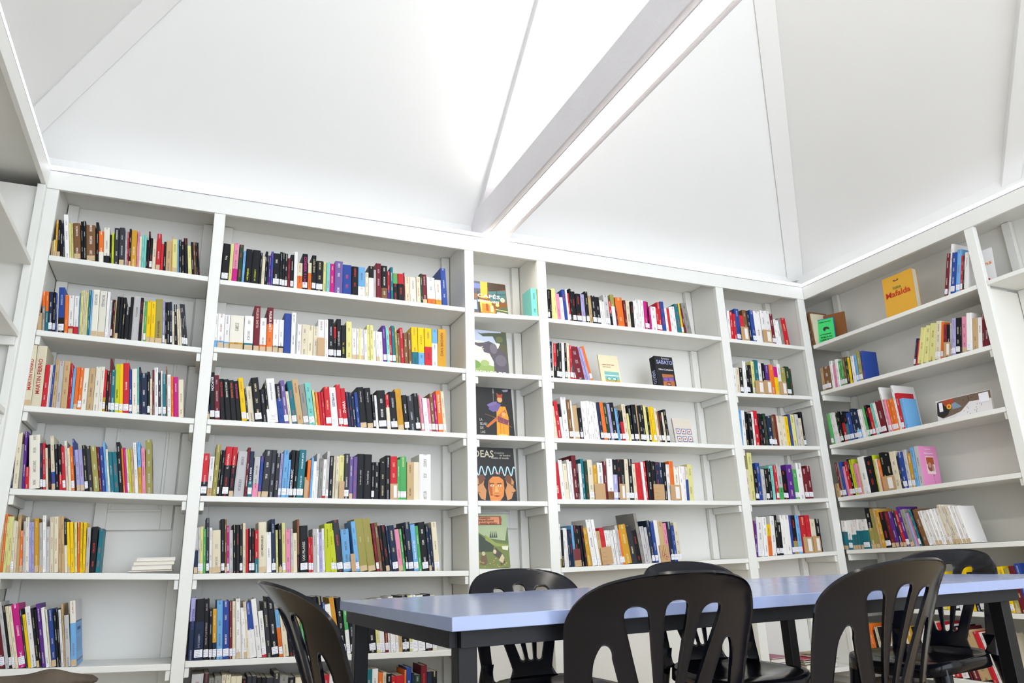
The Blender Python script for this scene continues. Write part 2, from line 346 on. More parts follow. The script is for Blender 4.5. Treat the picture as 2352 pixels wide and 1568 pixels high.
def tag_geo(w, h, kind):
    g = BG()
    z0, z1, c = (.012, .045, WHITE) if kind == 1 else (.001, .028, KRAFT)
    g.box(w*.06, -.0007, z0, w*.94, .0004, z1, c)
    if kind == 1:
        ic = srgb('#5B5B78')
        for i in range(4):
            z = z1 - .006 - i * .0072
            g.box(w*.16, -.0010, z - .0011, w*(.62 + .22*random.random()), -.0006, z, ic)
    return g
def text_obj(body, size, m, parent, name='title', ext=.0003):
    cu = bpy.data.curves.new(name, 'FONT'); cu.body = body; cu.size = size; cu.extrude = ext; cu.offset = .0006; cu.align_x = 'CENTER'; cu.align_y = 'CENTER'; cu.resolution_u = 2
    o = bpy.data.objects.new(name, cu); C.objects.link(o)
    dg = bpy.context.evaluated_depsgraph_get(); me = bpy.data.meshes.new_from_object(o.evaluated_get(dg))
    bpy.data.objects.remove(o); me.materials.clear(); me.materials.append(m); me.name = name
    r = bpy.data.objects.new(name, me); C.objects.link(r); r.parent = parent
    xs = [q.co.x for q in me.vertices]; ys = [q.co.y for q in me.vertices]
    return r, max(xs) - min(xs), max(ys) - min(ys)
INKL = ['#F4F1EA', '#F4F1EA', '#E8D9A8', '#D9433C', '#C9CED8']; INKD = ['#22222A', '#2A2A55', '#8E2028', '#4A4038']
TITLES = {('b1s3', 1): [('MARTIN FIERRO', '#B0281E', 'u', 0.55, 0.2, 0.82)], ('b1s3', 2): [('MARTIN FIERRO', '#B0281E', 'u', 0.45, 0.2, 0.78)], ('b1s3', 23): [('Hugo Padeletti', '#1E3A1A', 'u', 0.4, 0.22, 0.55), ('I', '#1E1E1E', 'u', 0.2, 0.8, 0.9)], ('b1s3', 24): [('Hugo Padeletti', '#5A4A10', 'u', 0.4, 0.22, 0.55)], ('b1s3', 25): [('La novela', '#F3E9E0', 'u', 0.3, 0.4, 0.68)], ('b1s2', 19): [('BORGES', '#8C8C90', 'd', 0.4, 0.62, 0.94)], ('b1s2', 20): [('BORGES', '#8C8C90', 'd', 0.4, 0.62, 0.94)], ('b1s2', 37): [('LAS ALUSIONES', '#6A2A22', 'u', 0.3, 0.12, 0.5)], ('b1s2', 30): [('FABIANO CABREGO', '#C8302A', 'u', 0.5, 0.4, 0.78)], ('b1s2', 26): [('ATLAS', '#E8E8E8', 'u', 0.4, 0.5, 0.72)], ('b1s2', 27): [('ATLAS', '#E8E8E8', 'u', 0.4, 0.5, 0.72)], ('b2s1', 6): [('LAS ARENAS', '#D9E02A', 'u', 0.3, 0.08, 0.42)], ('b2s1', 7): [('LA CIUDAD Y', '#D9E02A', 'u', 0.3, 0.08, 0.42)], ('b2s1', 20): [('FREDERICK FORSYTH', '#2A2A30', 'd', 0.6, 0.3, 0.93), ('COBRA', '#C02030', 'd', 0.6, 0.08, 0.27)], ('b2s1', 22): [('CONDESA', '#D02C8C', 'd', 0.6, 0.5, 0.92), ('E. L. James', '#D02C8C', 'd', 0.5, 0.14, 0.45)], ('b2s1', 24): [('ANNE PERRY', '#B9AE8C', 'u', 0.5, 0.5, 0.9)], ('b2s1', 1): [('King', '#D8D4C8', 'u', 0.35, 0.5, 0.72)], ('b2s2', 6): [('WILBUR SMITH', '#D9B9A8', 'd', 0.6, 0.5, 0.95)], ('b2s2', 8): [('WILBUR SMITH', '#F0E6DC', 'd', 0.6, 0.45, 0.92)], ('b2s2', 23): [('YO,', '#D9DC2A', 'u', 0.3, 0.38, 0.5), ('ROBOT', '#D9DC2A', 'u', 0.4, 0.14, 0.34)], ('b2s2', 48): [('DAN BROWN', '#8C4A12', 'u', 0.45, 0.3, 0.9)], ('b2s2', 22): [('LA OSCURIDAD', '#D8D8DC', 'u', 0.35, 0.25, 0.75)], ('b2s3', 2): [('ERUPCIÓN', '#EDEDF0', 'd', 0.6, 0.55, 0.95)], ('b2s3', 4): [('MAZE RUNNER', '#C8302A', 'd', 0.35, 0.55, 0.93)], ('b2s3', 5): [('MAZE RUNNER', '#D8D8C8', 'd', 0.35, 0.55, 0.93)], ('b2s3', 6): [('MAZE RUNNER', '#D96A2A', 'd', 0.35, 0.55, 0.93)], ('b2s3', 7): [('MAZE RUNNER', '#C83A8C', 'd', 0.35, 0.55, 0.93)], ('b2s3', 15): [('NEUROMANTE', '#D8C8D8', 'd', 0.5, 0.55, 0.93)], ('b2s3', 29): [('ZHARA', '#F2E4DC', 'u', 0.6, 0.35, 0.66)], ('b2s3', 27): [('HOPELESS', '#2A3A6A', 'd', 0.55, 0.5, 0.85)], ('b2s3', 51): [('Nora Roberts', '#F8E8D8', 'd', 0.5, 0.45, 0.9)], ('b2s3', 14): [('Jonathan Franzen', '#9A9AA8', 'd', 0.3, 0.5, 0.9)], ('b2s3', 34): [('Henry James', '#C8C8C8', 'd', 0.3, 0.6, 0.92)], ('b2s3', 35): [('Henry James', '#C8C8C8', 'd', 0.3, 0.6, 0.92)], ('b2s4', 10): [('DE IRA Y AMOR', '#E8E8EA', 'u', 0.4, 0.25, 0.66)], ('b2s4', 19): [('MISTER MAGIC', '#E8E8EA', 'u', 0.55, 0.15, 0.62)], ('b2s4', 21): [('KATE MORTON', '#E8F0EC', 'd', 0.35, 0.6, 0.93), ('DE VUELTA A CASA', '#E8F0EC', 'd', 0.3, 0.1, 0.45)], ('b2s4', 6): [('EL FANTASMA', '#E8D8D4', 'u', 0.3, 0.55, 0.85)], ('b2s4', 7): [('EL FANTASMA', '#E8D8D4', 'u', 0.3, 0.55, 0.85)], ('b2s4', 37): [('La chica que soñaba', '#C8C8C8', 'u', 0.25, 0.2, 0.75)], ('b2s4', 38): [('Los hombres', '#C8C8C8', 'u', 0.25, 0.25, 0.7)], ('b2s5', 20): [('LOS MISERABLES', '#5A5040', 'u', 0.28, 0.25, 0.8)], ('b2s5', 30): [('LOS PILARES', '#D8D4C8', 'u', 0.35, 0.25, 0.65)], ('b2s5', 56): [('HIJA DE LA TIERRA', '#F0F6F8', 'd', 0.45, 0.25, 0.65)], ('b2s5', 37): [('Nada se opone a la noche', '#6A7020', 'u', 0.3, 0.45, 0.93)], ('b2s5', 44): [('Quijote', '#D8D49A', 'u', 0.25, 0.55, 0.65)], ('b2s5', 45): [('Quijote', '#D8D49A', 'u', 0.25, 0.55, 0.65)], ('b2s6', 1): [('PEREZ-REVERTE', '#4A4A8C', 'd', 0.4, 0.45, 0.85)], ('b2s6', 2): [('AMERICAN', '#8C9AA8', 'd', 0.25, 0.2, 0.42)], ('b2s6', 3): [('BRUNO', '#A89A9A', 'u', 0.3, 0.78, 0.95), ('FRÁGIL Y LO ETERNO', '#A89A9A', 'u', 0.4, 0.2, 0.65)], ('b2s6', 28): [('LA VIAJERA', '#E8E8EA', 'd', 0.5, 0.5, 0.92)]}
SIDEART = {}
BOOKS = """@b1s1
-13545 2383 94 81 -75 t t 0 0
-13451 2382 71 88 -75 Y Y 2 0
-13380 2382 95 196 -81 d d 2 0
-13285 2382 142 200 -98 k k 2 0
-13142 2382 119 167 -117 k k 0 0
-13023 2381 95 202 -133 n n 0 0
-12927 2381 204 234 -149 w w 0 0
-12721 2381 81 192 -145 Y Y 0 0
-12639 2380 95 194 -143 Y Y 0 0
-12542 2380 312 195 -137 B B 2 1
-12227 2380 96 211 -131 k k 0 0
-12130 2379 135 215 -128 k k 0 0
-11994 2379 409 196 -120 B B 2 1
-11581 2378 128 220 -112 k k 0 0
-11453 2378 217 171 -107 o i 0 0
-11235 2377 263 195 -100 i k 0 1
-10971 2377 85 161 -95 k k 0 0
-10886 2376 100 172 -93 L L 0 0
-10786 2376 230 204 -88 X X 0 0
-10555 2375 252 207 -83 X X 2 1
-10302 2375 111 198 -79 z z 0 0
-10191 2375 76 191 -78 r r 0 0
-10115 2375 101 208 -76 k k 2 0
-10013 2374 255 203 -73 d d 0 1
-9757 2374 102 204 -69 p p 0 0
-9655 2374 128 176 -67 c c 0 0
-9526 2373 103 186 -65 a a 0 0
-9423 2373 103 188 -63 a a 0 0
-9320 2373 77 163 -61 k k 0 0
-9242 2373 78 209 -59 k k 0 0
-9165 2372 130 176 -57 k k 1 0
-9035 2372 182 170 -55 c c 0 0
-8853 2372 209 204 -51 r r 2 0
-8643 2371 131 150 -48 r r 0 0
-8512 2371 131 165 -54 k k 0 0
-8380 2370 264 173 -63 t t 0 0
-8116 2370 42 203 -71 d d 0 0
-8074 2370 249 190 -77 Y Y 2 0
-7824 2369 90 189 -85 s s 0 0
-7733 2369 122 191 -90 k k 0 0
-7610 2369 133 181 -96 k k 0 0
-7476 2368 187 206 -104 k k 0 0
-7288 2368 177 165 -112 Y Y 0 0
-7110 2368 118 188 -119 k k 0 0
-6991 2367 97 190 -121 B B 0 0
-6893 2367 92 190 -121 k k 0 0
-6800 2367 81 191 -120 k k 0 0
@b1s2
-13582 1995 168 88 -110 t t 0 0
-13414 1994 150 204 -109 o x 0 0
-13263 1994 123 200 -108 o e 0 0
-13139 1993 165 203 -107 n n 1 0
-12973 1993 124 205 -106 k k 1 0
-12848 1992 55 201 -105 b b 0 0
-12793 1992 51 210 -105 c c 0 0
-12742 1992 264 234 -103 b k 1 1
-12477 1991 153 197 -97 o o 0 0
-12322 1990 220 200 -92 w r 2 0
-12102 1990 211 199 -85 w r 0 0
-11890 1989 57 217 -81 s s 0 0
-11833 1989 109 226 -78 Y Y 0 0
-11724 1989 62 233 -76 c c 0 0
-11662 1988 57 237 -74 c c 0 0
-11605 1988 95 226 -72 Y Y 0 0
-11510 1988 95 237 -69 e e 0 0
-11415 1988 57 235 -66 s s 0 0
-11357 1987 292 244 -61 i i 2 1
-11065 1986 323 243 -57 i i 2 1
-10741 1985 136 241 -54 w w 1 0
-10605 1985 107 198 -52 w w 0 0
-10498 1984 73 202 -51 k k 1 0
-10425 1984 63 203 -50 m m 0 0
-10362 1984 59 201 -50 Y Y 0 0
-10303 1984 137 221 -48 k k 2 0
-10166 1983 132 223 -47 k k 0 0
-10033 1983 133 222 -45 k k 0 0
-9900 1982 188 174 -43 k k 0 0
-9713 1982 139 228 -41 k k 0 0
-9574 1981 334 237 -40 z z 0 1
-9240 1980 125 231 -47 k k 0 0
-9114 1980 75 211 -50 c c 0 0
-9039 1979 116 217 -53 g g 1 0
-8923 1979 212 223 -57 y y 2 1
-8711 1978 202 220 -64 y y 2 0
-8509 1977 356 238 -72 q q 2 1
-8152 1976 112 232 -80 l l 1 0
-8039 1976 92 227 -83 k k 2 0
-7946 1976 154 226 -87 k k 0 0
-7792 1975 93 231 -91 n n 1 0
-7699 1975 113 181 -94 c c 0 0
-7585 1974 155 222 -107 k k 0 0
-7429 1974 103 197 -119 c c 0 0
-7325 1974 103 198 -129 c c 0 0
-7221 1973 93 227 -139 X X 1 0
-7127 1973 83 229 -148 X X 1 0
-7043 1973 93 230 -156 X X 1 0
@b1s3
-13625 1627 290 293 -42 c c 2 1
-13335 1626 408 293 -39 c c 0 1
-12927 1625 192 203 -42 r r 0 0
-12735 1624 67 205 -43 w w 0 0
-12668 1624 63 208 -43 w w 0 0
-12605 1624 90 207 -44 b b 0 0
-12515 1623 157 234 -45 t t 0 0
-12358 1623 203 230 -47 z z 0 1
-12154 1622 263 231 -49 t t 0 1
-11890 1621 68 223 -50 r r 0 0
-11822 1621 68 215 -50 r r 0 0
-11753 1621 114 200 -49 s s 0 0
-11639 1620 161 208 -48 o o 2 0
-11478 1619 161 207 -46 o o 1 0
-11317 1619 231 206 -45 i i 0 1
-11085 1618 265 207 -43 t t 0 1
-10820 1617 225 218 -41 i i 0 1
-10595 1616 178 221 -50 i i 0 0
-10416 1616 113 208 -57 r d 1 0
-10303 1615 132 205 -63 k k 0 0
-10171 1615 85 264 -69 m m 1 0
-10085 1614 199 211 -76 e e 1 0
-9886 1613 181 242 -85 L L 1 1
-9704 1613 177 246 -90 y y 1 0
-9527 1612 264 252 -96 r r 1 1
-9262 1611 135 223 -100 b b 1 0
-9126 1611 227 225 -105 i i 0 1
-8898 1610 82 236 -105 a a 1 0
-8815 1610 78 239 -105 n n 0 0
-8737 1609 278 209 -103 n n 0 1
-8457 1608 122 220 -102 k k 1 0
-8334 1608 108 184 -101 c c 0 0
-8225 1607 89 232 -100 m m 0 0
-8136 1607 173 244 -100 w w 0 0
-7963 1606 124 223 -99 X X 1 0
-7838 1606 74 230 -100 w w 0 0
-7763 1606 149 214 -100 e e 1 0
-7613 1605 65 257 -101 B B 0 0
-7548 1605 160 213 -101 w w 1 0
-7387 1604 125 209 -101 o o 0 0
-7261 1604 216 205 -102 h h 0 1
-7044 1603 238 193 -93 c c 0 1
@b1s4
-13591 1249 72 153 -57 n n 0 0
-13519 1248 203 253 -59 c c 0 1
-13316 1248 148 201 -76 x x 0 0
-13168 1247 115 261 -89 v v 0 0
-13052 1247 153 98 -102 r r 0 0
-12898 1246 436 246 -128 i i 0 1
-12459 1245 107 212 -138 n n 1 0
-12351 1244 116 214 -142 r r 1 0
-12233 1244 99 191 -145 c c 0 0
-12133 1243 117 210 -149 k k 0 0
-12015 1243 156 250 -154 c b 2 0
-11858 1242 161 212 -158 k k 0 0
-11695 1242 131 213 -160 k r 0 0
-11562 1241 131 204 -163 r r 1 0
-11430 1241 109 231 -165 i i 0 0
-11319 1240 110 198 -167 c c 0 0
-11207 1240 132 206 -170 o o 1 0
-11073 1240 66 244 -171 b k 0 0
-11006 1239 155 193 -174 l l 2 0
-10849 1239 177 194 -177 l l 2 0
-10669 1238 147 216 -180 k k 1 0
-10520 1237 210 214 -183 X X 0 1
-10307 1236 238 213 -187 q q 0 1
-10065 1236 99 212 -183 m m 0 0
-9964 1235 158 214 -180 b b 0 0
-9803 1235 91 240 -177 s s 0 0
-9711 1235 91 203 -174 i i 0 0
-9619 1234 160 191 -171 e e 0 0
-9457 1233 193 192 -167 e e 0 0
-9262 1233 175 240 -163 k k 0 0
-9084 1232 92 212 -160 o o 0 0
-8990 1232 93 216 -158 h h 0 0
-8897 1232 93 208 -156 c c 1 0
-8803 1231 84 211 -154 L L 0 0
-8718 1231 126 215 -152 t t 0 0
-8590 1230 155 243 -145 w w 0 0
-8434 1230 151 246 -136 s d 0 0
-8282 1229 166 217 -126 p p 0 0
-8115 1228 286 258 -112 q q 0 1
@b1s5
-13556 890 91 247 -58 t t 0 0
-13465 890 91 247 -58 o o 0 0
-13373 889 114 237 -61 Y Y 0 0
-13259 889 160 237 -72 Y Y 2 0
-13098 888 115 220 -82 c c 1 0
-12983 888 78 218 -89 c c 0 0
-12905 887 129 248 -97 t t 0 0
-12775 887 129 179 -107 o o 2 0
-12645 886 102 220 -115 z z 0 0
-12543 886 139 237 -124 i i 0 0
-12403 885 102 217 -133 l l 0 0
-12300 885 107 217 -135 l l 0 0
-12192 884 173 234 -133 d d 2 0
-12017 883 131 217 -130 z z 2 0
-11885 883 132 248 -128 w w 0 0
-11752 882 142 199 -126 z z 0 0
-11609 881 161 243 -123 c c 0 0
-11447 881 171 244 -123 c c 0 0
-11274 880 124 247 -131 t t 0 0
-11149 879 124 247 -137 t t 0 0
-11024 879 120 238 -143 k c 0 0
-10903 878 110 223 -148 y y 2 0
-10791 878 145 223 -144 y y 0 0
-10645 877 116 222 -129 Y Y 0 0
-10528 877 88 223 -118 o o 0 0
-10440 876 98 223 -107 y y 0 0
-10342 876 122 222 -94 y y 0 0
-10219 875 148 200 -78 z z 2 0
-10071 874 247 204 -55 k k 0 1
-9823 874 174 195 -26 e e 0 0
@b1s6
-13159 499 214 257 -248 x x 0 1
-12938 498 237 236 -247 m m 1 1
-12694 497 130 277 -246 z z 0 0
-12561 497 108 262 -245 k k 1 0
-12449 496 109 259 -245 c c 1 0
-12337 495 109 259 -244 c c 0 0
-12224 495 263 266 -243 h h 1 1
-11953 494 66 245 -239 X X 0 0
-11885 493 111 223 -236 y y 0 0
-11772 493 200 255 -232 w w 0 1
-11566 492 112 249 -227 k k 2 0
-11452 491 90 243 -224 k k 0 0
-11360 491 135 267 -220 v v 0 0
-11222 490 136 250 -212 w w 0 0
-11083 490 68 242 -206 c c 0 0
-11013 489 182 241 -199 b b 2 1
-10828 488 115 230 -190 k k 0 0
-10711 488 55 243 -185 k k 0 0
-10655 487 106 240 -180 w w 0 0
-10547 487 69 263 -173 t t 0 0
-10477 486 186 215 -162 z z 0 0
-10288 485 234 275 -144 i s 2 1
@b2s1
-5682 2357 374 217 -8 k k 1 1
-5308 2357 162 217 -6 Y Y 0 0
-5146 2357 273 225 -4 p h 0 1
-4872 2357 234 223 -3 G G 0 1
-4638 2357 129 186 -1 s s 0 0
-4509 2357 330 199 1 k k 0 1
-4179 2357 428 200 3 k k 0 1
-3751 2357 119 188 -4 k k 0 0
-3632 2357 168 168 -7 c c 0 0
-3464 2357 132 201 -11 k k 0 0
-3332 2357 72 177 -13 n n 0 0
-3260 2357 109 178 -15 v v 0 0
-3151 2357 121 204 -18 b b 0 0
-3030 2357 364 197 -24 k k 1 1
-2666 2357 134 208 -25 k k 1 0
-2532 2357 141 208 -26 k k 1 0
-2391 2357 153 205 -26 k k 1 0
-2237 2357 154 179 -27 m m 0 0
-2083 2357 185 203 -28 k k 1 0
-1898 2357 186 220 -29 w w 0 0
-1712 2357 280 156 -30 c o 0 0
-1432 2357 301 217 -31 k k 1 1
-1131 2357 201 166 -26 c o 0 0
-930 2357 240 213 -22 k k 1 1
-689 2356 394 185 -16 k k 1 1
-295 2356 179 185 -14 Y Y 0 0
-116 2356 193 182 -13 a a 0 0
77 2356 271 179 -11 h h 0 0
347 2356 454 198 -9 V V 0 1
802 2356 524 184 -15 b b 0 1
1326 2356 383 179 -17 k k 0 1
1710 2356 413 181 -18 s w 0 1
2123 2356 201 153 -19 c c 0 0
2324 2356 303 196 -20 k w 0 1
2627 2356 135 177 -21 z z 0 0
2762 2356 326 221 -23 m m 0 1
3088 2356 369 209 -28 k B 0 1
3457 2356 172 179 -31 r v 0 0
3628 2356 158 204 -33 e e 0 0
3787 2356 311 171 -36 g k 0 1
4098 2356 362 172 -40 r k 0 1
4460 2356 70 183 -40 m m 0 0
4530 2356 301 158 -40 c c 0 0
4831 2356 388 157 -40 i i 0 1
5220 2356 248 165 -39 c c 0 0
5468 2356 142 187 -39 G G 0 0
5611 2356 286 187 -39 m m 2 1
5897 2356 504 172 -38 w o 0 1
6401 2356 399 161 -45 i d 0 1
6800 2356 351 241 -53 b b 0 1
@b2s2
-5730 1980 150 186 -36 w s 0 0
-5580 1980 335 187 -34 w s 2 1
-5245 1979 264 186 -32 w s 2 1
-4980 1979 716 188 -28 i d 2 1
-4264 1979 472 191 -29 w e 2 1
-3792 1978 319 252 -30 m m 2 1
-3473 1978 350 190 -30 w o 2 1
-3122 1978 323 250 -30 m o 2 1
-2799 1978 296 185 -29 w x 2 1
-2503 1977 268 188 -29 w k 2 1
-2235 1977 377 229 -27 b b 0 1
-1858 1977 241 237 -22 w w 0 1
-1617 1977 73 187 -19 z z 0 0
-1544 1977 230 172 -17 w w 0 0
-1314 1976 335 175 -12 c c 0 1
-978 1976 319 177 -18 c c 0 1
-659 1976 247 173 -23 c c 0 0
-412 1976 373 214 -29 w w 0 1
-39 1976 187 215 -35 w w 0 0
148 1975 332 223 -40 k k 1 1
481 1975 139 183 -38 r k 1 0
620 1975 253 228 -37 k k 1 1
873 1975 286 195 -35 k k 0 1
1159 1975 320 219 -33 Y Y 0 1
1479 1974 257 183 -35 w w 2 1
1737 1974 129 181 -37 w w 2 0
1866 1974 110 188 -38 Y Y 0 0
1976 1974 195 183 -39 w w 2 0
2171 1974 182 181 -41 w w 0 0
2354 1974 163 212 -43 Y Y 0 0
2517 1974 197 211 -45 Y Y 0 0
2714 1973 164 180 -50 w w 0 0
2879 1973 198 177 -55 w w 2 0
3077 1973 199 179 -61 w w 0 0
3276 1973 213 218 -67 v v 1 0
3490 1973 187 209 -68 a a 1 0
3677 1973 154 211 -69 r r 1 0
3831 1973 181 223 -69 e e 1 0
4013 1973 135 215 -70 q q 0 0
4148 1972 169 181 -71 B B 0 0
4317 1972 203 217 -69 r r 0 0
4521 1972 238 187 -60 B B 0 0
4760 1972 205 188 -51 B B 0 0
4965 1972 379 228 -39 y e 0 1
5344 1971 381 229 -28 y s 0 1
5726 1971 454 229 -17 y r 0 1
6180 1971 352 228 -6 s w 0 1
6533 1970 533 236 5 d d 0 1
@b2s3
-5722 1600 127 74 -83 n n 2 0
-5594 1600 234 245 -81 k k 1 1
-5360 1599 251 233 -99 m m 1 1
-5108 1599 252 215 -118 k k 0 1
-4854 1599 270 214 -132 k k 0 1
-4582 1598 265 212 -143 k k 0 1
-4314 1598 244 211 -154 k k 0 1
-4067 1598 251 229 -156 y y 1 1
-3813 1597 103 176 -157 X X 1 0
-3709 1597 287 187 -158 c c 0 1
-3419 1597 376 235 -159 k k 1 1
-3038 1596 233 176 -157 k k 0 0
-2803 1596 134 211 -156 k w 0 0
-2667 1596 435 238 -154 w w 1 1
-2226 1595 284 212 -161 k b 0 1
-1939 1595 238 234 -168 V V 1 1
-1698 1594 149 177 -174 c c 0 0
-1547 1594 269 234 -179 e e 1 1
-1273 1594 313 245 -182 t t 0 1
-955 1593 291 219 -173 x x 1 1
-660 1593 318 232 -164 a a 1 1
-338 1593 123 194 -152 Y Y 0 0
-214 1592 142 183 -142 o o 0 0
-71 1592 143 184 -132 r r 0 0
73 1592 137 185 -122 r r 0 0
211 1592 313 215 -110 r r 1 1
526 1591 378 215 -121 w w 1 1
907 1591 253 233 -131 r r 1 1
1162 1590 254 215 -132 r r 1 1
1419 1590 160 196 -131 n n 0 0
1580 1590 128 195 -130 n n 0 0
1709 1590 174 172 -129 n n 0 0
1884 1590 181 195 -128 b b 0 0
2066 1589 389 228 -126 k k 2 1
2459 1589 360 227 -115 k k 2 1
2821 1588 132 194 -104 k k 1 0
2953 1588 132 188 -98 w w 0 0
3086 1588 486 217 -84 k k 1 1
3574 1587 214 199 -86 r c 1 0
3789 1587 404 214 -97 k k 1 1
4195 1586 373 235 -110 d d 2 1
4570 1586 293 201 -111 k k 1 1
4865 1585 357 199 -109 X X 0 1
5224 1585 290 216 -107 k k 1 1
5516 1585 69 210 -106 B B 0 0
5585 1584 160 211 -103 p p 1 0
5746 1584 279 192 -98 w w 1 1
6027 1584 161 193 -93 p p 1 0
6189 1584 225 223 -89 B B 1 1
6415 1583 141 220 -85 h h 1 0
6557 1583 284 242 -80 o o 1 1
6842 1583 200 241 -77 c c 1 1
@b2s4
-5727 1219 296 208 -9 r k 1 1
-5431 1219 227 193 2 w t 0 1
-5204 1218 218 255 12 q q 0 1
-4987 1218 98 229 15 k k 1 0
-4888 1218 137 228 16 k k 0 0
-4751 1218 313 247 18 r k 1 1
-4438 1217 238 247 21 r k 2 1
-4200 1217 501 226 42 z z 0 1
-3698 1216 140 247 14 m m 0 0
-3558 1216 225 228 -2 n e 1 1
-3332 1215 283 200 10 z p 0 1
-3049 1215 159 207 19 b b 2 0
-2889 1215 355 240 31 X X 2 1
-2534 1214 259 241 27 X X 0 1
-2275 1214 203 224 20 X X 0 1
-2072 1213 145 224 20 l l 1 0
-1927 1213 263 240 21 s s 1 1
-1664 1213 117 192 23 s s 1 0
-1547 1212 206 245 24 k k 1 1
-1341 1212 177 243 26 k k 1 1
-1164 1212 356 247 28 e e 1 1
-808 1211 119 106 25 t t 0 0
-688 1211 180 196 23 o o 0 0
-508 1211 120 209 21 s s 0 0
-388 1211 163 189 19 w w 0 0
-226 1210 157 233 16 z w 0 0
-69 1210 206 206 14 x x 0 0
138 1210 171 202 11 w r 1 0
308 1209 153 246 9 z z 1 0
461 1209 215 222 7 k k 0 1
676 1209 123 220 6 c c 0 0
799 1209 185 221 4 c c 0 0
984 1208 279 228 2 Y Y 0 1
1263 1208 281 237 0 X X 1 1
1544 1207 201 224 -2 V V 2 1
1745 1207 208 223 0 V V 0 1
1953 1207 380 239 2 k k 0 1
2333 1206 415 239 4 k k 0 1
2748 1205 161 198 1 k k 1 0
2908 1205 277 199 -1 k k 0 1
3186 1205 338 201 -5 k k 0 1
3523 1204 261 237 -8 k k 0 1
3785 1203 394 234 -11 r r 0 1
4179 1203 165 218 -13 g g 1 0
4344 1203 379 235 -11 g g 1 1
4723 1202 375 207 -8 t t 0 1
5098 1201 337 208 -6 c c 0 1
5435 1201 695 253 -2 w w 0 1
@b2s5
-5699 856 182 212 -68 z n 2 0
-5517 856 86 215 -69 z z 1 0
-5431 855 145 218 -71 Y Y 1 0
-5285 855 124 207 -72 g g 0 0
-5161 855 146 259 -74 X X 1 0
-5014 854 136 213 -76 w w 2 0
-4878 854 393 200 -80 c c 2 1
-4483 853 165 255 -78 k k 1 0
-4318 853 99 253 -77 B B 2 0
-4219 852 111 224 -76 h h 1 0
-4108 852 177 202 -75 z z 0 0
-3930 852 128 229 -74 k k 0 0
-3802 851 167 229 -73 k k 0 0
-3634 851 140 229 -72 k k 1 0
-3493 851 140 237 -71 c c 0 0
-3352 850 141 209 -70 r r 0 0
-3211 850 141 212 -69 k k 1 0
-3070 850 130 212 -68 k k 1 0
-2939 849 182 204 -66 r e 0 0
-2756 848 372 243 -65 c c 2 1
-2383 848 248 194 -73 w w 0 1
-2135 847 214 259 -80 n n 1 1
-1920 847 116 205 -78 Y Y 0 0
-1803 846 175 238 -76 k k 2 0
-1628 846 176 241 -73 Y Y 1 0
-1452 845 235 211 -70 p p 0 1
-1216 845 118 211 -68 z z 2 0
-1098 844 207 192 -66 c c 0 0
-890 844 119 260 -63 B k 0 0
-771 843 407 228 -60 k k 1 1
-363 843 144 172 -62 r r 1 0
-219 842 96 172 -63 r r 1 0
-122 842 194 213 -65 z z 0 0
72 842 121 213 -66 w w 0 0
194 841 152 197 -67 l l 0 0
346 841 140 216 -69 w w 1 0
487 840 288 240 -70 L L 0 1
776 840 184 242 -94 L L 1 1
961 839 123 209 -112 L L 1 0
1085 839 327 260 -138 X X 1 1
1415 838 436 213 -120 s s 1 1
1854 837 169 89 -124 t t 0 0
2025 837 233 255 -134 s s 1 1
2260 836 429 269 -150 q q 2 1
2694 835 433 270 -159 q q 2 1
3132 834 154 248 -153 m m 1 0
3288 834 180 251 -150 B B 0 1
3470 833 161 236 -147 k k 0 0
3633 833 227 238 -144 k k 2 1
3863 832 130 232 -143 n n 0 0
3994 832 327 236 -141 n n 1 1
4325 831 250 217 -139 p p 2 1
4578 830 146 220 -131 g g 0 0
4724 830 133 233 -126 k k 1 0
4858 829 301 255 -117 n n 1 1
5161 829 269 243 -113 s s 1 1
5432 828 182 236 -112 g g 0 0
5615 827 380 256 -110 k k 1 1
5998 827 164 243 -101 n n 2 0
6163 826 137 227 -95 n n 0 0
6301 826 297 257 -86 c c 1 1
@b2s6
-5621 473 244 273 -30 l n 0 1
-5377 471 418 268 -45 k n 1 1
-4959 470 237 268 -60 k k 1 1
-4722 469 158 224 -66 k k 1 0
-4563 469 186 223 -69 d n 1 0
-4377 468 266 262 -72 s s 1 1
-4110 467 295 259 -77 b b 1 1
-3814 466 135 256 -75 m m 1 0
-3679 465 162 257 -74 c c 1 0
-3517 465 190 269 -75 w w 2 1
-3326 464 82 228 -94 w w 0 0
-3245 464 82 228 -105 w w 0 0
-3162 464 136 228 -120 w w 2 0
-3025 463 125 257 -139 c c 0 0
-2899 462 327 253 -170 b w 0 1
-2568 461 230 270 -174 w w 0 1
-2334 460 221 212 -156 w r 1 1
-2110 459 222 256 -145 X X 0 1
-1886 458 335 280 -156 k k 1 1
-1547 457 196 216 -159 s o 1 0
-1348 456 254 221 -158 c c 0 0
-1091 456 227 227 -156 k k 0 0
-861 455 228 226 -155 t t 0 0
-630 454 201 220 -153 t t 0 0
-427 453 144 191 -152 g g 0 0
-281 452 289 260 -151 X X 0 0
11 451 291 260 -149 X X 0 0
306 450 234 277 -154 k k 0 0
543 449 235 277 -162 k k 0 0
781 449 118 248 -167 b b 0 0
900 448 296 239 -174 w w 0 0
1200 447 237 272 -182 d d 0 1
1442 446 270 270 -152 k k 1 1
1715 445 199 227 -136 g w 1 0
1916 444 255 215 -130 k k 1 0
2174 443 183 214 -125 k k 1 0
2359 443 246 213 -119 k k 1 0
2606 442 247 243 -113 k k 0 0
2855 440 374 254 -105 k k 1 0
3231 439 175 259 -98 Y Y 1 0
3407 439 265 262 -93 w w 1 0
3673 438 177 252 -87 m m 1 0
3851 437 108 258 -83 w w 1 0
3959 437 255 270 -79 w w 1 0
4215 436 160 251 -73 w w 1 0
4376 435 193 263 -69 t t 0 0
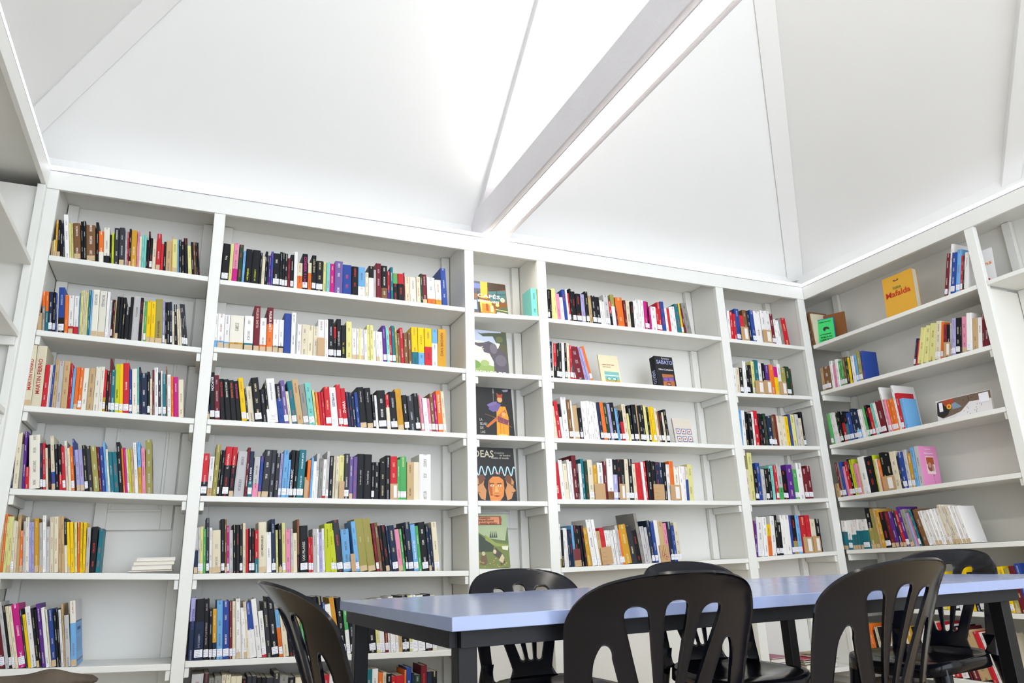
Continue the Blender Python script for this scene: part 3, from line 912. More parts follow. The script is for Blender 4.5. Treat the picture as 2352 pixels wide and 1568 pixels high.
4569 434 389 275 -65 k k 1 0
4958 433 163 274 -63 Y Y 1 0
5122 432 295 277 -61 w w 1 0
5417 431 396 274 -59 w w 1 0
5813 429 399 279 -56 k k 1 0
6212 428 234 276 -54 c c 1 0
@b2s7
-5368 117 514 295 0 z z 0 0
-4854 117 233 294 0 X X 0 0
-4621 117 235 271 0 x x 0 0
-4386 117 315 279 0 x x 0 0
-4071 117 185 282 0 c c 0 0
-3886 117 212 281 0 c c 0 0
-3674 117 240 273 0 c c 0 0
-3434 117 268 271 0 c c 0 0
-3166 117 216 259 0 k k 0 0
-2950 117 217 267 0 X X 0 0
-2733 117 218 265 0 X X 0 0
-2515 117 219 258 0 k k 0 0
-2296 117 220 256 0 k k 0 0
-2076 117 333 254 0 X X 0 0
-1743 117 279 273 0 X X 0 0
-1464 117 394 253 0 x x 0 0
-1070 117 340 245 0 k k 0 0
-730 117 372 242 0 c c 0 0
-359 117 375 236 0 c c 0 0
16 117 232 236 0 c c 0 0
248 117 351 239 0 k k 0 0
599 117 294 241 0 r r 0 0
893 117 356 244 0 w w 0 0
1249 117 419 258 0 k k 0 0
1668 117 423 254 0 k k 0 0
2090 117 610 250 0 w w 0 0
2701 117 308 249 0 e e 0 0
3009 117 310 249 0 w w 0 0
3319 117 250 229 0 o o 0 0
3569 117 188 228 0 c c 0 0
3758 117 252 220 0 k k 0 0
4010 117 222 204 0 r r 0 0
4232 117 447 207 0 r r 0 0
4679 117 109 230 0 o o 0 0
4788 117 277 240 0 b b 0 0
5065 117 130 215 0 n n 0 0
5195 117 358 202 0 G G 0 0
5553 117 328 245 0 m m 0 0
5881 117 264 213 0 n n 0 0
6145 117 299 211 0 k k 0 0
@b3s1
12820 2353 436 191 -16 a a 0 1
13257 2354 101 188 -14 d d 0 0
@b4s1
13979 2349 145 202 33 k k 1 0
14125 2349 128 199 15 k k 0 0
14253 2349 215 210 -15 Y Y 0 0
14468 2349 215 211 -50 Y Y 0 0
14683 2349 285 180 -55 p p 0 0
14969 2349 252 159 -61 w w 0 0
15221 2350 227 215 -67 b b 0 0
15448 2350 122 218 -58 w w 0 0
15571 2350 158 194 -51 r r 1 0
15729 2350 132 227 -43 k k 0 0
15861 2350 282 211 -33 k k 1 0
16143 2350 382 199 -18 k k 1 1
16525 2350 295 199 -24 l l 1 0
16820 2350 242 219 -29 k k 1 0
17062 2350 270 194 -34 t t 0 0
17332 2350 317 198 -36 k k 1 0
17649 2350 318 192 -39 k k 1 0
17967 2351 210 172 -41 w w 0 0
18178 2351 110 162 -42 w w 0 0
18288 2351 386 215 -44 z z 1 1
18674 2351 194 172 -46 r k 0 0
18868 2351 297 222 -48 q w 1 1
19165 2351 112 130 -50 m m 0 0
19277 2351 570 209 -53 o o 0 1
19848 2351 188 194 -32 m m 0 0
20036 2351 303 197 -12 c c 0 0
20339 2351 218 189 8 k k 0 0
20558 2351 210 201 11 w w 0 0
20767 2352 239 212 15 w w 0 0
21006 2352 192 213 19 w w 0 0
21198 2352 241 211 22 w w 0 0
21439 2352 222 205 23 h h 1 0
21662 2352 165 204 16 k k 1 0
21826 2352 146 169 10 h h 0 0
21972 2352 469 172 -1 w w 0 1
22441 2352 216 167 -13 r r 1 0
22657 2352 246 213 -22 r r 1 0
22904 2352 297 219 -28 b b 0 0
23201 2352 199 171 -32 w w 0 0
23400 2352 229 173 -36 r r 0 0
23629 2353 220 184 -40 w w 0 0
23850 2353 301 193 -45 w w 0 0
24151 2353 353 214 -51 e e 0 1
24505 2353 202 223 -68 y y 1 0
24708 2353 203 187 -81 m m 0 0
24911 2353 457 228 -115 x x 0 1
@b4s2
13911 1956 183 238 23 n n 1 0
14094 1956 92 227 23 c c 0 0
14186 1957 210 228 24 r k 0 0
14396 1957 185 230 26 k k 1 0
14581 1957 211 236 27 k k 1 0
14792 1957 195 240 24 w w 0 0
14987 1957 170 237 19 k k 1 0
15157 1957 188 237 15 c c 1 0
15344 1957 171 224 10 r r 1 0
15515 1957 129 223 11 e e 1 0
15644 1957 129 223 12 r r 1 0
15773 1957 638 213 -186 m m 0 1
16421 1957 212 219 -225 l l 0 0
16639 1957 170 219 -239 l l 0 0
16814 1958 188 230 -238 o o 1 0
@b4s3
13842 1575 199 192 0 c c 0 0
14041 1576 217 201 -37 c c 0 0
14258 1576 260 231 -98 r r 0 1
14519 1576 192 216 -88 k w 1 0
14712 1576 378 260 -56 w w 1 1
15090 1576 265 247 -56 B B 1 1
15356 1576 133 244 -61 w w 1 0
15489 1576 356 213 -68 t t 1 1
15846 1576 224 199 -55 k k 1 0
16070 1576 225 240 -46 w w 0 0
16295 1576 180 244 -44 w w 0 0
16476 1576 199 245 -51 w w 0 0
16675 1576 236 244 -59 w w 0 0
16912 1576 200 241 -67 w w 0 0
17112 1576 183 240 -74 w w 0 0
17296 1576 229 241 -82 n n 1 0
17526 1576 276 243 -91 o o 1 1
17803 1576 277 242 -89 G G 1 1
18081 1576 186 235 -88 l l 1 0
18267 1576 326 245 -86 k k 1 1
18595 1576 187 209 -83 s s 0 0
18783 1576 141 201 -78 k k 1 0
18924 1576 236 198 -72 k r 1 0
19161 1576 284 241 -64 c c 1 1
19446 1576 143 180 -57 Y Y 0 0
19589 1576 239 235 -52 k k 1 0
19828 1577 336 239 -43 k k 1 1
20164 1577 145 243 -43 t t 0 0
20309 1577 242 236 -43 k k 1 0
20551 1577 223 240 -44 k k 1 0
20775 1577 214 238 -44 Y Y 1 0
20990 1577 147 229 -45 k k 1 0
21136 1577 196 232 -45 y y 0 0
21333 1577 246 233 -45 y y 1 0
21579 1577 198 224 -49 c c 0 0
21777 1577 198 204 -53 B B 1 0
21975 1577 219 205 -57 k k 1 0
22194 1577 179 201 -60 c c 0 0
22374 1577 250 221 -64 k k 1 0
@b4s4
13857 1207 439 219 -79 r r 0 1
14297 1207 272 235 -68 w w 0 1
14570 1207 282 213 -59 c c 0 1
14853 1207 172 238 -52 w w 0 0
15025 1207 129 229 -46 w w 0 0
15155 1207 303 265 -36 m m 0 1
15458 1207 113 169 -27 k k 0 0
15571 1207 192 215 -23 w w 1 0
15763 1206 219 247 -21 e e 0 0
15982 1206 220 232 -20 G G 0 0
16201 1206 371 242 -18 c c 1 1
16572 1206 338 211 -16 d d 0 1
16910 1206 403 227 -8 w w 0 1
17313 1206 207 236 3 m m 0 0
17520 1205 425 253 14 w B 0 1
17945 1205 319 250 27 k l 1 1
18264 1205 275 251 28 k k 1 1
18538 1205 276 252 26 k k 0 1
18814 1205 277 253 24 c c 1 1
19091 1204 353 257 11 k k 1 1
19444 1204 252 226 -11 c c 1 0
19697 1204 470 234 -36 r r 0 1
20167 1204 189 240 -31 w w 0 0
20356 1204 190 245 -21 r r 0 0
20546 1204 333 250 -7 k k 0 1
20879 1203 287 246 10 k r 0 1
21166 1203 289 243 14 n n 0 1
21455 1203 290 242 16 n n 0 1
21745 1203 243 241 17 k k 0 0
21988 1203 263 229 19 w w 0 0
22252 1203 324 251 21 o o 0 1
22576 1202 395 215 23 i i 0 1
22970 1202 248 220 25 w w 0 0
23218 1202 249 220 30 w w 0 0
23467 1202 200 217 35 c b 0 0
23667 1202 402 234 42 Y Y 0 1
@b4s5
13897 818 165 245 1 w q 0 0
14062 818 207 212 -5 k k 0 0
14269 818 166 222 -17 w w 0 0
14436 818 125 222 -27 w w 0 0
14561 818 167 207 -36 n n 0 0
14728 818 168 214 -47 n n 0 0
14896 819 151 236 -56 s s 0 0
15048 819 253 236 -65 k k 1 1
15301 819 144 236 -75 k k 0 0
15445 819 170 235 -82 k k 0 0
15615 819 170 235 -90 k k 0 0
15786 819 341 220 -102 d d 0 1
16129 820 343 268 -119 w w 1 1
16474 820 215 268 -122 w w 1 1
16691 820 260 200 -117 t t 0 0
16952 820 305 218 -111 r r 0 1
17258 821 219 202 -106 w w 0 0
17478 821 176 202 -102 w w 0 0
17655 821 194 201 -98 w w 0 0
17850 821 177 205 -94 w w 0 0
18028 821 204 231 -101 z z 1 0
18233 821 178 204 -114 o o 1 0
18412 822 491 234 -137 d d 0 1
18907 822 404 226 -147 X X 0 1
19316 823 335 199 -145 k k 0 1
19654 823 209 302 -136 x x 0 1
19865 823 302 220 -119 z z 0 1
20170 823 203 215 -102 z z 0 0
20374 823 232 256 -88 n n 1 0
20607 824 233 248 -76 b b 1 0
20840 824 281 255 -71 w w 1 1
21122 824 377 247 -64 t t 0 1
21500 824 285 238 -58 p p 1 1
21785 825 286 245 -52 n n 1 1
22071 825 240 221 -47 b b 1 0
22311 825 308 240 -42 c c 1 1
@b5s1
28628 2350 251 219 57 w w 0 0
28879 2350 285 217 46 r r 0 0
29165 2350 253 202 36 r r 0 0
29418 2350 424 242 22 b b 1 1
29842 2351 392 195 6 r r 0 0
30234 2351 378 242 -10 B B 0 1
30612 2351 259 238 -15 n n 0 0
30871 2351 346 246 -9 b b 1 0
31217 2351 646 243 1 w w 0 1
31863 2352 493 253 12 w w 1 1
32355 2352 443 258 8 w w 0 1
32798 2352 356 240 -9 m m 1 0
33155 2352 269 199 -22 w w 1 0
33424 2352 269 194 -34 w w 0 0
33693 2353 270 211 -45 x x 0 0
33964 2353 507 215 -61 r r 0 1
@b5s2
28493 1951 296 185 58 w w 0 0
28789 1952 330 186 56 c c 0 0
29120 1952 299 188 53 k k 1 0
29419 1953 283 238 51 w w 1 0
29703 1954 335 205 49 k k 1 0
30039 1954 219 214 47 k k 0 0
30258 1955 287 243 45 Y Y 1 0
30546 1956 340 251 43 e e 0 1
30886 1956 342 232 40 w w 0 0
31227 1957 343 234 38 k k 0 0
31571 1958 345 222 35 v v 0 0
31916 1959 434 224 33 o o 0 1
32351 1960 384 212 30 h y 0 0
32735 1961 316 235 27 w w 0 0
33052 1962 442 209 24 q q 0 1
33494 1963 409 219 25 G G 1 1
33903 1963 214 206 27 G G 0 0
@b5s3
28489 1577 226 251 57 s s 0 0
28715 1578 292 246 52 w w 0 0
29007 1579 326 240 46 k k 0 1
29334 1579 328 227 39 k k 0 0
29662 1580 198 241 34 w w 0 0
29860 1581 430 248 28 r r 0 1
30290 1581 233 229 21 k k 0 0
30523 1582 301 197 16 k k 0 0
30824 1583 252 231 11 G G 0 0
31076 1584 456 211 9 n n 1 1
31532 1584 306 219 8 B B 1 0
31838 1585 170 226 8 m m 0 0
32008 1586 428 214 7 c c 0 1
32436 1587 345 215 7 c c 0 0
32781 1587 346 216 6 y y 0 0
33128 1588 209 230 5 b b 0 0
33336 1589 437 231 5 Y Y 0 1
33774 1590 317 232 4 z z 0 0
34090 1590 318 205 3 c c 0 0
34408 1591 213 254 4 k k 1 0
@b5s4
28439 1201 350 211 34 c c 0 0
28789 1203 400 324 33 Y Y 0 1
29189 1204 322 210 31 k k 1 0
29512 1205 356 254 30 b b 0 1
29868 1206 293 209 28 z z 0 0
30161 1206 294 215 27 k k 1 0
30456 1207 279 215 26 k k 0 0
30735 1208 330 234 24 a a 0 0
31066 1209 249 233 23 r r 1 0
31315 1210 417 246 22 z g 0 1
31732 1211 504 201 20 k k 1 1
32236 1213 542 239 17 v v 0 1
32779 1214 393 206 15 g g 1 0
33172 1215 516 251 13 w w 0 1
33688 1217 433 211 14 m m 1 1
34121 1218 401 231 16 m m 1 1
@b5s5
28285 834 311 236 87 m m 0 0
28598 835 203 235 82 v v 0 0
28801 836 519 257 76 w w 1 1
29322 837 349 256 68 w w 0 1
29671 839 351 206 62 y o 0 0
30023 840 369 259 56 w w 0 1
30393 841 242 264 51 k k 1 0
30635 842 357 214 45 k k 1 0
30993 843 376 261 39 w w 0 1
31368 844 444 260 32 w w 0 1
31812 845 215 258 26 b b 1 0
32028 846 416 257 21 k q 1 1
32443 847 368 256 14 s s 1 1
32811 849 472 242 9 r r 0 1
33283 850 424 252 12 r r 0 1
33707 851 513 225 14 c c 0 1
34220 853 396 224 17 k k 0 1
@r1
-46 2363 200 269 -44 B B 0 0
154 2364 133 273 -43 B B 0 0
287 2364 165 253 -42 c c 0 0
10944 2375 219 272 283 m m 1 0
11173 2376 181 325 279 w w 0 0
11361 2376 288 260 274 b b 1 0
11661 2376 285 268 269 s s 1 0
11956 2376 142 224 264 r r 1 0
12103 2377 141 214 261 G G 0 0
12249 2377 280 227 257 w w 0 0
@r2
259 2003 319 177 28 t t 1 0
577 2002 627 174 29 B B 1 1
1205 2002 258 206 30 w w 0 0
1463 2002 255 169 30 p p 0 0
1718 2002 253 205 30 w w 1 0
1972 2002 201 186 31 g g 1 0
2173 2002 200 185 31 g g 1 0
2373 2001 198 205 32 B B 1 0
2571 2001 246 200 32 G G 0 0
2818 2001 196 191 32 y y 0 0
3013 2001 97 194 33 k k 0 0
3110 2001 290 193 33 w w 1 0
3401 2001 192 195 33 s s 1 0
3592 2001 332 212 34 q q 1 0
3925 2000 235 209 35 b b 0 0
7904 1998 139 181 326 n n 1 0
8052 1998 116 169 326 r r 0 0
8174 1998 383 238 318 Y Y 0 1
8577 1997 380 241 296 Y Y 0 1
8974 1997 451 242 273 Y Y 0 1
9442 1997 372 244 250 c c 1 1
9827 1997 185 231 235 o o 1 0
10017 1997 221 209 223 m m 2 0
10243 1996 219 202 219 k k 2 0
10468 1996 145 207 217 z z 1 0
10616 1996 252 230 215 l l 1 0
10874 1996 285 224 211 k k 1 0
11165 1996 106 222 209 k k 0 0
11274 1996 316 219 206 p p 2 0
11596 1996 346 231 202 w w 1 1
11950 1995 308 191 198 t t 0 0
12264 1995 271 186 196 w w 0 0
12540 1995 134 203 196 m m 0 0
12677 1995 332 179 197 m m 0 0
@r3
327 1602 248 226 -44 g g 1 0
575 1602 267 229 -46 w w 1 0
843 1602 233 224 -47 w w 1 0
1077 1603 137 207 -48 k o 1 0
1214 1603 262 224 -49 k k 1 0
1476 1604 311 218 -50 k r 1 0
1787 1604 257 199 -51 k e 1 0
2045 1604 356 197 -53 b b 1 0
2401 1605 252 220 -54 n n 1 0
2653 1605 398 192 -57 n s 1 0
3051 1606 246 202 -59 w w 1 0
3298 1606 195 197 -60 w w 0 0
3493 1607 194 210 -62 g g 1 0
3688 1607 241 218 -63 k k 1 0
3929 1607 258 196 -65 r r 1 0
4187 1608 265 219 -67 a a 1 0
4452 1608 234 218 -69 w n 1 0
4687 1609 435 223 -71 m m 1 1
5123 1609 165 315 -63 w w 0 0
5288 1609 200 223 -58 p p 1 0
5488 1610 208 214 -53 o o 1 0
5697 1610 314 216 -46 o o 1 0
6010 1611 178 303 -39 w w 0 0
6188 1611 220 245 -34 r r 1 0
6409 1611 288 202 -27 s s 0 0
@r4
-47 1224 400 98 -47 t t 0 0
354 1225 177 246 -48 m m 1 0
531 1225 207 243 -48 x x 1 0
739 1225 206 244 -49 b b 1 0
945 1226 204 208 -49 p p 0 0
1149 1226 274 238 -50 r r 1 0
1423 1226 201 255 -51 k k 1 0
1625 1227 329 247 -52 L L 1 0
1954 1227 296 213 -53 p p 1 0
2250 1228 147 210 -53 Y Y 0 0
2397 1228 531 252 -54 w w 1 1
2929 1229 616 245 -46 k k 0 1
3546 1230 140 249 -40 L L 0 0
3686 1230 214 219 -38 c c 0 0
3900 1230 221 212 -35 o o 0 0
4121 1231 347 255 -30 k k 0 1
4469 1231 450 240 -24 k k 0 1
4919 1232 487 248 -17 c c 0 1
5406 1233 149 212 -12 n n 0 0
5554 1233 330 235 -5 b b 1 0
5884 1234 257 245 4 z z 1 0
6141 1234 272 218 11 d d 1 0
6413 1234 277 251 19 s s 0 0
6691 1235 332 253 28 z z 0 1
@r5
-175 861 509 198 72 w e 2 1
336 862 352 199 52 w e 1 0
688 862 229 199 39 w e 2 0
917 862 227 199 28 w e 2 0
1145 863 235 199 18 w e 2 0
1380 863 243 197 7 w e 2 0
1623 863 556 197 -11 w e 1 1
2180 864 443 268 -34 k q 2 1
2622 865 325 261 -48 q q 2 0
2948 865 166 259 -57 t t 0 0
3114 865 292 246 -65 d d 0 0
3406 866 449 231 -79 k k 1 1
3857 866 310 229 -93 m m 2 0
4168 867 263 228 -103 v v 2 0
4432 867 260 229 -113 n n 2 0
4693 867 257 229 -122 r r 2 0
4952 868 279 252 -132 v v 1 0
5234 868 309 234 -145 x x 2 0
5547 868 165 210 -156 l l 0 0
5714 868 164 213 -163 p p 0 0
5880 869 163 231 -170 e e 1 0
6046 869 162 233 -178 k k 0 0
6210 869 344 228 -187 B B 0 0
6560 870 269 214 -186 w w 1 0
6833 870 219 215 -185 w w 1 0
7056 870 217 217 -185 w w 2 0
7277 870 215 219 -184 w w 2 0
7496 871 221 220 -184 w w 1 0
7721 871 212 222 -184 w w 2 0
7937 871 203 242 -183 c c 1 0
8143 872 208 236 -183 w w 2 0
8355 872 236 232 -182 c c 2 0
8595 872 219 228 -182 w w 2 0
8818 872 217 225 -181 w w 2 0
9039 873 287 221 -179 w w 2 0
@r6
-319 491 317 186 -51 n n 0 0
-1 491 417 186 -51 k k 0 0
417 491 411 178 -52 o o 0 0
828 491 506 186 -54 Y Y 0 0
1335 491 595 187 -56 k k 0 0
1931 491 582 179 -58 w w 0 0
2514 491 570 172 -60 e e 0 0
3086 491 558 164 -62 r r 0 0
3645 491 547 188 -64 y y 0 0
4193 491 536 188 -66 k k 0 0
4730 491 351 188 -68 r r 1 0
5082 491 346 189 -69 o o 1 0
5429 491 511 196 -71 w w 0 0
5941 491 501 197 -73 k k 0 0
6444 491 491 219 -74 Y Y 0 0
6936 491 402 219 -76 y y 0 0
7339 491 396 190 -78 k k 1 0
7736 491 234 197 -79 w w 1 0
7971 491 232 204 -80 k k 0 0
8204 491 268 255 -80 y y 1 0
8473 491 265 247 -81 y y 0 0
8739 491 299 219 -82 k k 0 0
9039 491 222 219 -83 k k 1 0
9262 491 256 233 -84 w w 1 0
9519 491 254 226 -85 k k 0 0
9774 491 144 219 -86 a a 0 0
9918 491 214 219 -87 w w 0 0
10133 491 282 232 -88 k k 0 0
10417 491 279 246 -87 Y Y 0 0
10697 491 344 249 -84 y y 1 0
11042 491 272 239 -81 q q 2 0
11314 491 335 252 -78 m m 0 0
11651 491 330 265 -75 b b 0 0
@r7
-856 110 342 246 -60 n n 0 0
-513 110 450 248 -70 n n 1 0
-62 110 332 259 -79 r r 0 0
272 110 348 261 -88 o o 1 0
621 110 343 271 -96 q q 1 0
966 110 387 269 -105 o o 1 0
1356 110 191 232 -111 k k 1 0
1548 110 331 253 -116 c c 0 0
1882 110 374 255 -122 k k 0 0
2258 110 459 242 -130 w w 0 0
2721 110 451 245 -138 t t 0 0
3176 110 443 249 -146 o o 0 0
3624 110 435 252 -154 c c 0 0
4064 110 511 270 -163 d d 0 0
4582 110 501 273 -172 k k 0 0
5090 110 490 262 -181 w w 0 0
5588 110 559 287 -191 t t 0 0
6157 110 391 312 -200 c c 0 0
6556 110 460 308 -208 r r 0 0
7025 110 450 297 -216 w w 0 0
7486 110 295 292 -223 k k 0 0
7789 110 363 288 -229 m m 0 0
8162 110 708 271 -239 t t 0 0
8891 110 277 274 -242 r r 0 0
9176 110 206 272 -239 w w 0 0
9388 110 272 270 -236 k k 0 0
9667 110 269 265 -233 w w 0 0
9943 110 332 267 -229 w w 0 0
10284 110 327 263 -226 c c 0 0"""
stuff = BG(); NBIG = 0
rid = None; idx = 0
for line in BOOKS.split('\n'):
    if line.startswith('@'):
        rid = line[1:]; idx = 0; continue
    p = line.split(); idx += 1
    u0, z, w, h, th = float(p[0])*1e-4, float(p[1])*1e-3, float(p[2])*1e-4, float(p[3])*1e-3, float(p[4])*1e-3
    a, b, flag, big = p[5], p[6], int(p[7]), int(p[8])
    w = max(w * .955, .0035)
    c1 = jit(srgb(PAL[a])); c2 = c1 if a == b else jit(srgb(PAL[b]))
    lightc = (a in LIGHT); ink = srgb(random.choice(INKD if lightc else INKL))
    d = min(max(h * random.uniform(.62, .70), .09), .235)
    split = (random.choice((.33, .5, .62)) if a not in 'wi' or rid == 'r5' else .2) if a != b else 1
    rot = -90 if rid[0] == 'r' else 0
    onright = rid[0] == 'r'
    yb = random.uniform(.008, .018)
    lift = max(0, 0) + .0006
    if onright: loc = RWALL(u0, yb, z + lift)
    else: loc = (u0, yb, z + lift)
    key = (rid, idx)
    if key == ('b1s6', 22): split, d = .655, .22
    titles = TITLES.get(key)
    if titles: ink = c1
    # pivot: leaning right turns about the bottom right corner
    M0 = Matrix.Translation(loc) @ Matrix.Rotation(math.radians(-90 if onright else 0), 4, 'Z')
    if th >= 0: ML = Matrix.Translation((w / math.cos(th), 0, 0)) @ Matrix.Rotation(th, 4, 'Y') @ Matrix.Translation((-w, 0, 0))
    else: ML = Matrix.Rotation(th, 4, 'Y')
    MW = M0 @ ML
    hard = h > .228 and random.random() < .5
    cg = cover_geo(w, h, d, c1, c2, ink, split)
    pg = page_geo(w, h, d, hard)
    tg = tag_geo(w, h, flag) if flag else None
    if not big:
        for k, g in ((0, cg), (1, pg), (2, tg)):
            if g is None: continue
            g.m = [1 if k == 1 else (2 if k == 2 else 0)] * len(g.f)
            stuff.add(g, lambda q: tuple(MW @ Vector(q)))
        continue
    NBIG += 1
    t = empty('book'); t.matrix_world = MW
    cv = cg.build('cover', [M_BOOK], t); pb = pg.build('page_block', [M_PRINT], t)
    if tg: tag(tg.build('spine_label', [M_PRINT], cv), 'white call-number label' if flag == 1 else 'tan paper tape')
    size = ('thick ' if w > .034 else 'thin ' if w < .0155 else '') + ('tall ' if h > .247 else 'short ' if h < .192 else '')
    colr = NM[a] if a == b else NM[a] + ' over ' + NM[b]
    extra = {0: '', 1: ' with white label', 2: ' with tan tape'}[flag]
    bay = BAY['r'] if onright else BAY[rid[:2]]
    lab = '%s%s book%s, %s from left, %s shelf, %s' % (size, colr, extra, ordinal(idx), SH_NAME[rid[-1]], bay)
    tag(t, lab, 'book', 'books on the %s shelf of the %s' % (SH_NAME[rid[-1]], bay))
    if titles:
        for (body, col, dr, fz, f0, f1) in titles:
            o, tw, thh = text_obj(body, .05, tmat(col), cv)
            L = (f1 - f0) * h; s = min(L / tw, w * fz / thh)
            o.scale = (s, s * 1.0, 1)
            o.location = (w / 2, -.0009, h * (f0 + f1) / 2)
            o.rotation_euler = (PI/2, (-PI/2 if dr == 'u' else PI/2), 0)
    if key in SIDEART or True:
        t['_k'] = '%s_%d' % key; 
st = stuff.build('books', [M_BOOK, M_PRINT, M_PRINT])
tag(st, 'smaller and partly hidden books filling the gaps on all the shelves', 'book', None, 'stuff')
BYKEY = {}
for o in list(C.objects):
    if '_k' in o: BYKEY[o['_k']] = o; del o['_k']
# ------------------------------------------------------------------ printed covers
class ART:
    def __init__(s, w, h): s.g = BG(); s.w = w; s.h = h; s.n = 0
    def P(s, x, y): return (x * s.w, -.0003 - s.n * .00006, y * s.h)
    def poly(s, pts, col): s.n += 1; s.g.face([s.P(x, y) for x, y in pts], jit(srgb(col), .02)); return s
    def rect(s, x0, y0, x1, y1, col): return s.poly([(x0, y0), (x1, y0), (x1, y1), (x0, y1)], col)
    def ell(s, cx, cy, rx, ry, col, n=20, rot=0): return s.poly([(cx + rx*math.cos(a)*math.cos(rot) - ry*math.sin(a)*math.sin(rot), cy + rx*math.cos(a)*math.sin(rot) + ry*math.sin(a)*math.cos(rot)) for a in [2*PI*i/n for i in range(n)]], col)
    def line(s, pts, wd, col):
        for (x0, y0), (x1, y1) in zip(pts, pts[1:]):
            dx, dy = (x1-x0)*s.w, (y1-y0)*s.h; l = math.hypot(dx, dy) or 1; nx, ny = -dy/l*wd/2/s.w, dx/l*wd/2/s.h
            s.poly([(x0-nx, y0-ny), (x1-nx, y1-ny), (x1+nx, y1+ny), (x0+nx, y0+ny)], col); s.n -= 1
        s.n += 1; return s
def put_text(parent, body, x, y, wd, ht, col, yoff=-.0024, name='title', rot=None, keep=True):
    o, tw, th = text_obj(body, .05, tmat(col), parent, name)
    sx, sz = wd / tw, ht / th
    if keep: sz = min(sz, sx * 1.9); 
    o.scale = (sx, sz, 1); o.location = (x, yoff, y); o.rotation_euler = (PI/2, 0, 0); return o
def display(label, W, right, u0, z, w, h, t, lean, yb, base, art=None, texts=(), yaw=0.0, spine=None, name='book', cat='book'):
    loc = W(u0, yb, z + .0008)
    o = empty(name); tag(o, label, cat)
    o.matrix_world = Matrix.Translation(loc) @ Matrix.Rotation(math.radians(-90 if right else 0) + yaw, 4, 'Z') @ Matrix.Rotation(-lean, 4, 'X')
    c = srgb(base); g = BG(); e = .0022
    g.box(0, 0, 0, w, e, h, c); g.box(0, t - e, 0, w, t, h, c); g.box(0, e, 0, e, t - e, h, srgb(spine) if spine else c)
    cvo = g.build('cover', [M_BOOK], o)
    p = BG(); p.box(e, e + .0002, .002, w - .003, t - e - .0002, h - .002, jit(srgb('#DDD5C4'), .05)); p.build('page_block', [M_PRINT], o)
    if art:
        A = ART(w, h); art(A); A.g.build('cover_print', [M_PRINT], cvo)
    for (body, x, y, wd, ht, col) in texts: put_text(cvo, body, x*w, y*h, wd*w, ht*h, col)
    return o
def a_cafes(A):
    A.rect(0, 0, 1, 1, '#7A4A1E').rect(0, .62, .34, 1, '#2E3A52').rect(.04, .78, .3, .93, '#5B6FB8').poly([(.3, 1), (.5, 1), (.46, .5), (.28, .5)], '#E8A828').poly([(.5, 1), (1, .98), (1, .84), (.5, .7)], '#3E2A1C')
    A.poly([(.5, .72), (.98, .8), (.98, .45), (.55, .42)], '#3F6E72').line([(.55, .62), (.98, .68)], .004, '#2B2A24').line([(.72, .45), (.74, .76)], .004, '#2B2A24')
    A.rect(.02, .08, .2, .46, '#33506E').rect(.06, .14, .16, .42, '#B9D0DA').rect(.2, .05, .24, .7, '#1D1710')
    A.poly([(.24, .45), (.56, .42), (.58, .1), (.26, .08)], '#F0C040').poly([(.28, 0), (.7, 0), (.6, .3), (.3, .34)], '#D97E14').rect(.52, .1, .6, .3, '#F6E29A').rect(.4, .12, .47, .34, '#A5400F')
    A.ell(.88, .5, .06, .07, '#FFE9A0').ell(.72, .33, .05, .05, '#FFD770').poly([(.62, 0), (1, 0), (1, .3), (.68, .22)], '#4C5E3E').poly([(.68, .06), (.98, .03), (.98, .1), (.7, .12)], '#E7DFC8').line([(.66, .2), (1, .16)], .004, '#E9CF8A')
def a_eleph(A):
    A.rect(0, 0, 1, 1, '#E9E4CC').rect(0, .72, 1, 1, '#B9C3D6').ell(.2, .62, .3, .14, '#EFE9D6').poly([(0, 0), (.7, 0), (.62, .2), (.3, .24), (0, .3)], '#8CA45C').poly([(.02, .2), (.08, .42), (.14, .2)], '#4F7A46').ell(.1, .22, .14, .09, '#6D9448').ell(.36, .26, .12, .07, '#9DB070')
    A.poly([(.6, 0), (1, 0), (1, 1), (.86, 1), (.8, .7), (.68, .5), (.6, .3)], '#57553E').poly([(.98, .98), (.5, .95), (.3, .92), (.2, .95), (.35, .86), (.62, .88), (.7, .74), (.98, .7)], '#4A5440').ell(.8, .82, .1, .07, '#63683F')
    A.poly([(0, .74), (.2, .7), (.36, .72), (.5, .76), (.62, .72), (.7, .62), (.95, .5), (.98, .05), (.62, .02), (.6, .3), (.5, .48), (.36, .5), (.3, .6), (.16, .64), (0, .7)], '#565059')
    A.ell(.62, .6, .1, .12, '#6E6872').ell(.8, .34, .15, .13, '#6A646E').line([(.33, .62), (.16, .58), (.02, .6)], .005, '#E9E2CE').line([(.36, .58), (.18, .54), (.04, .55)], .004, '#D9CFB8')
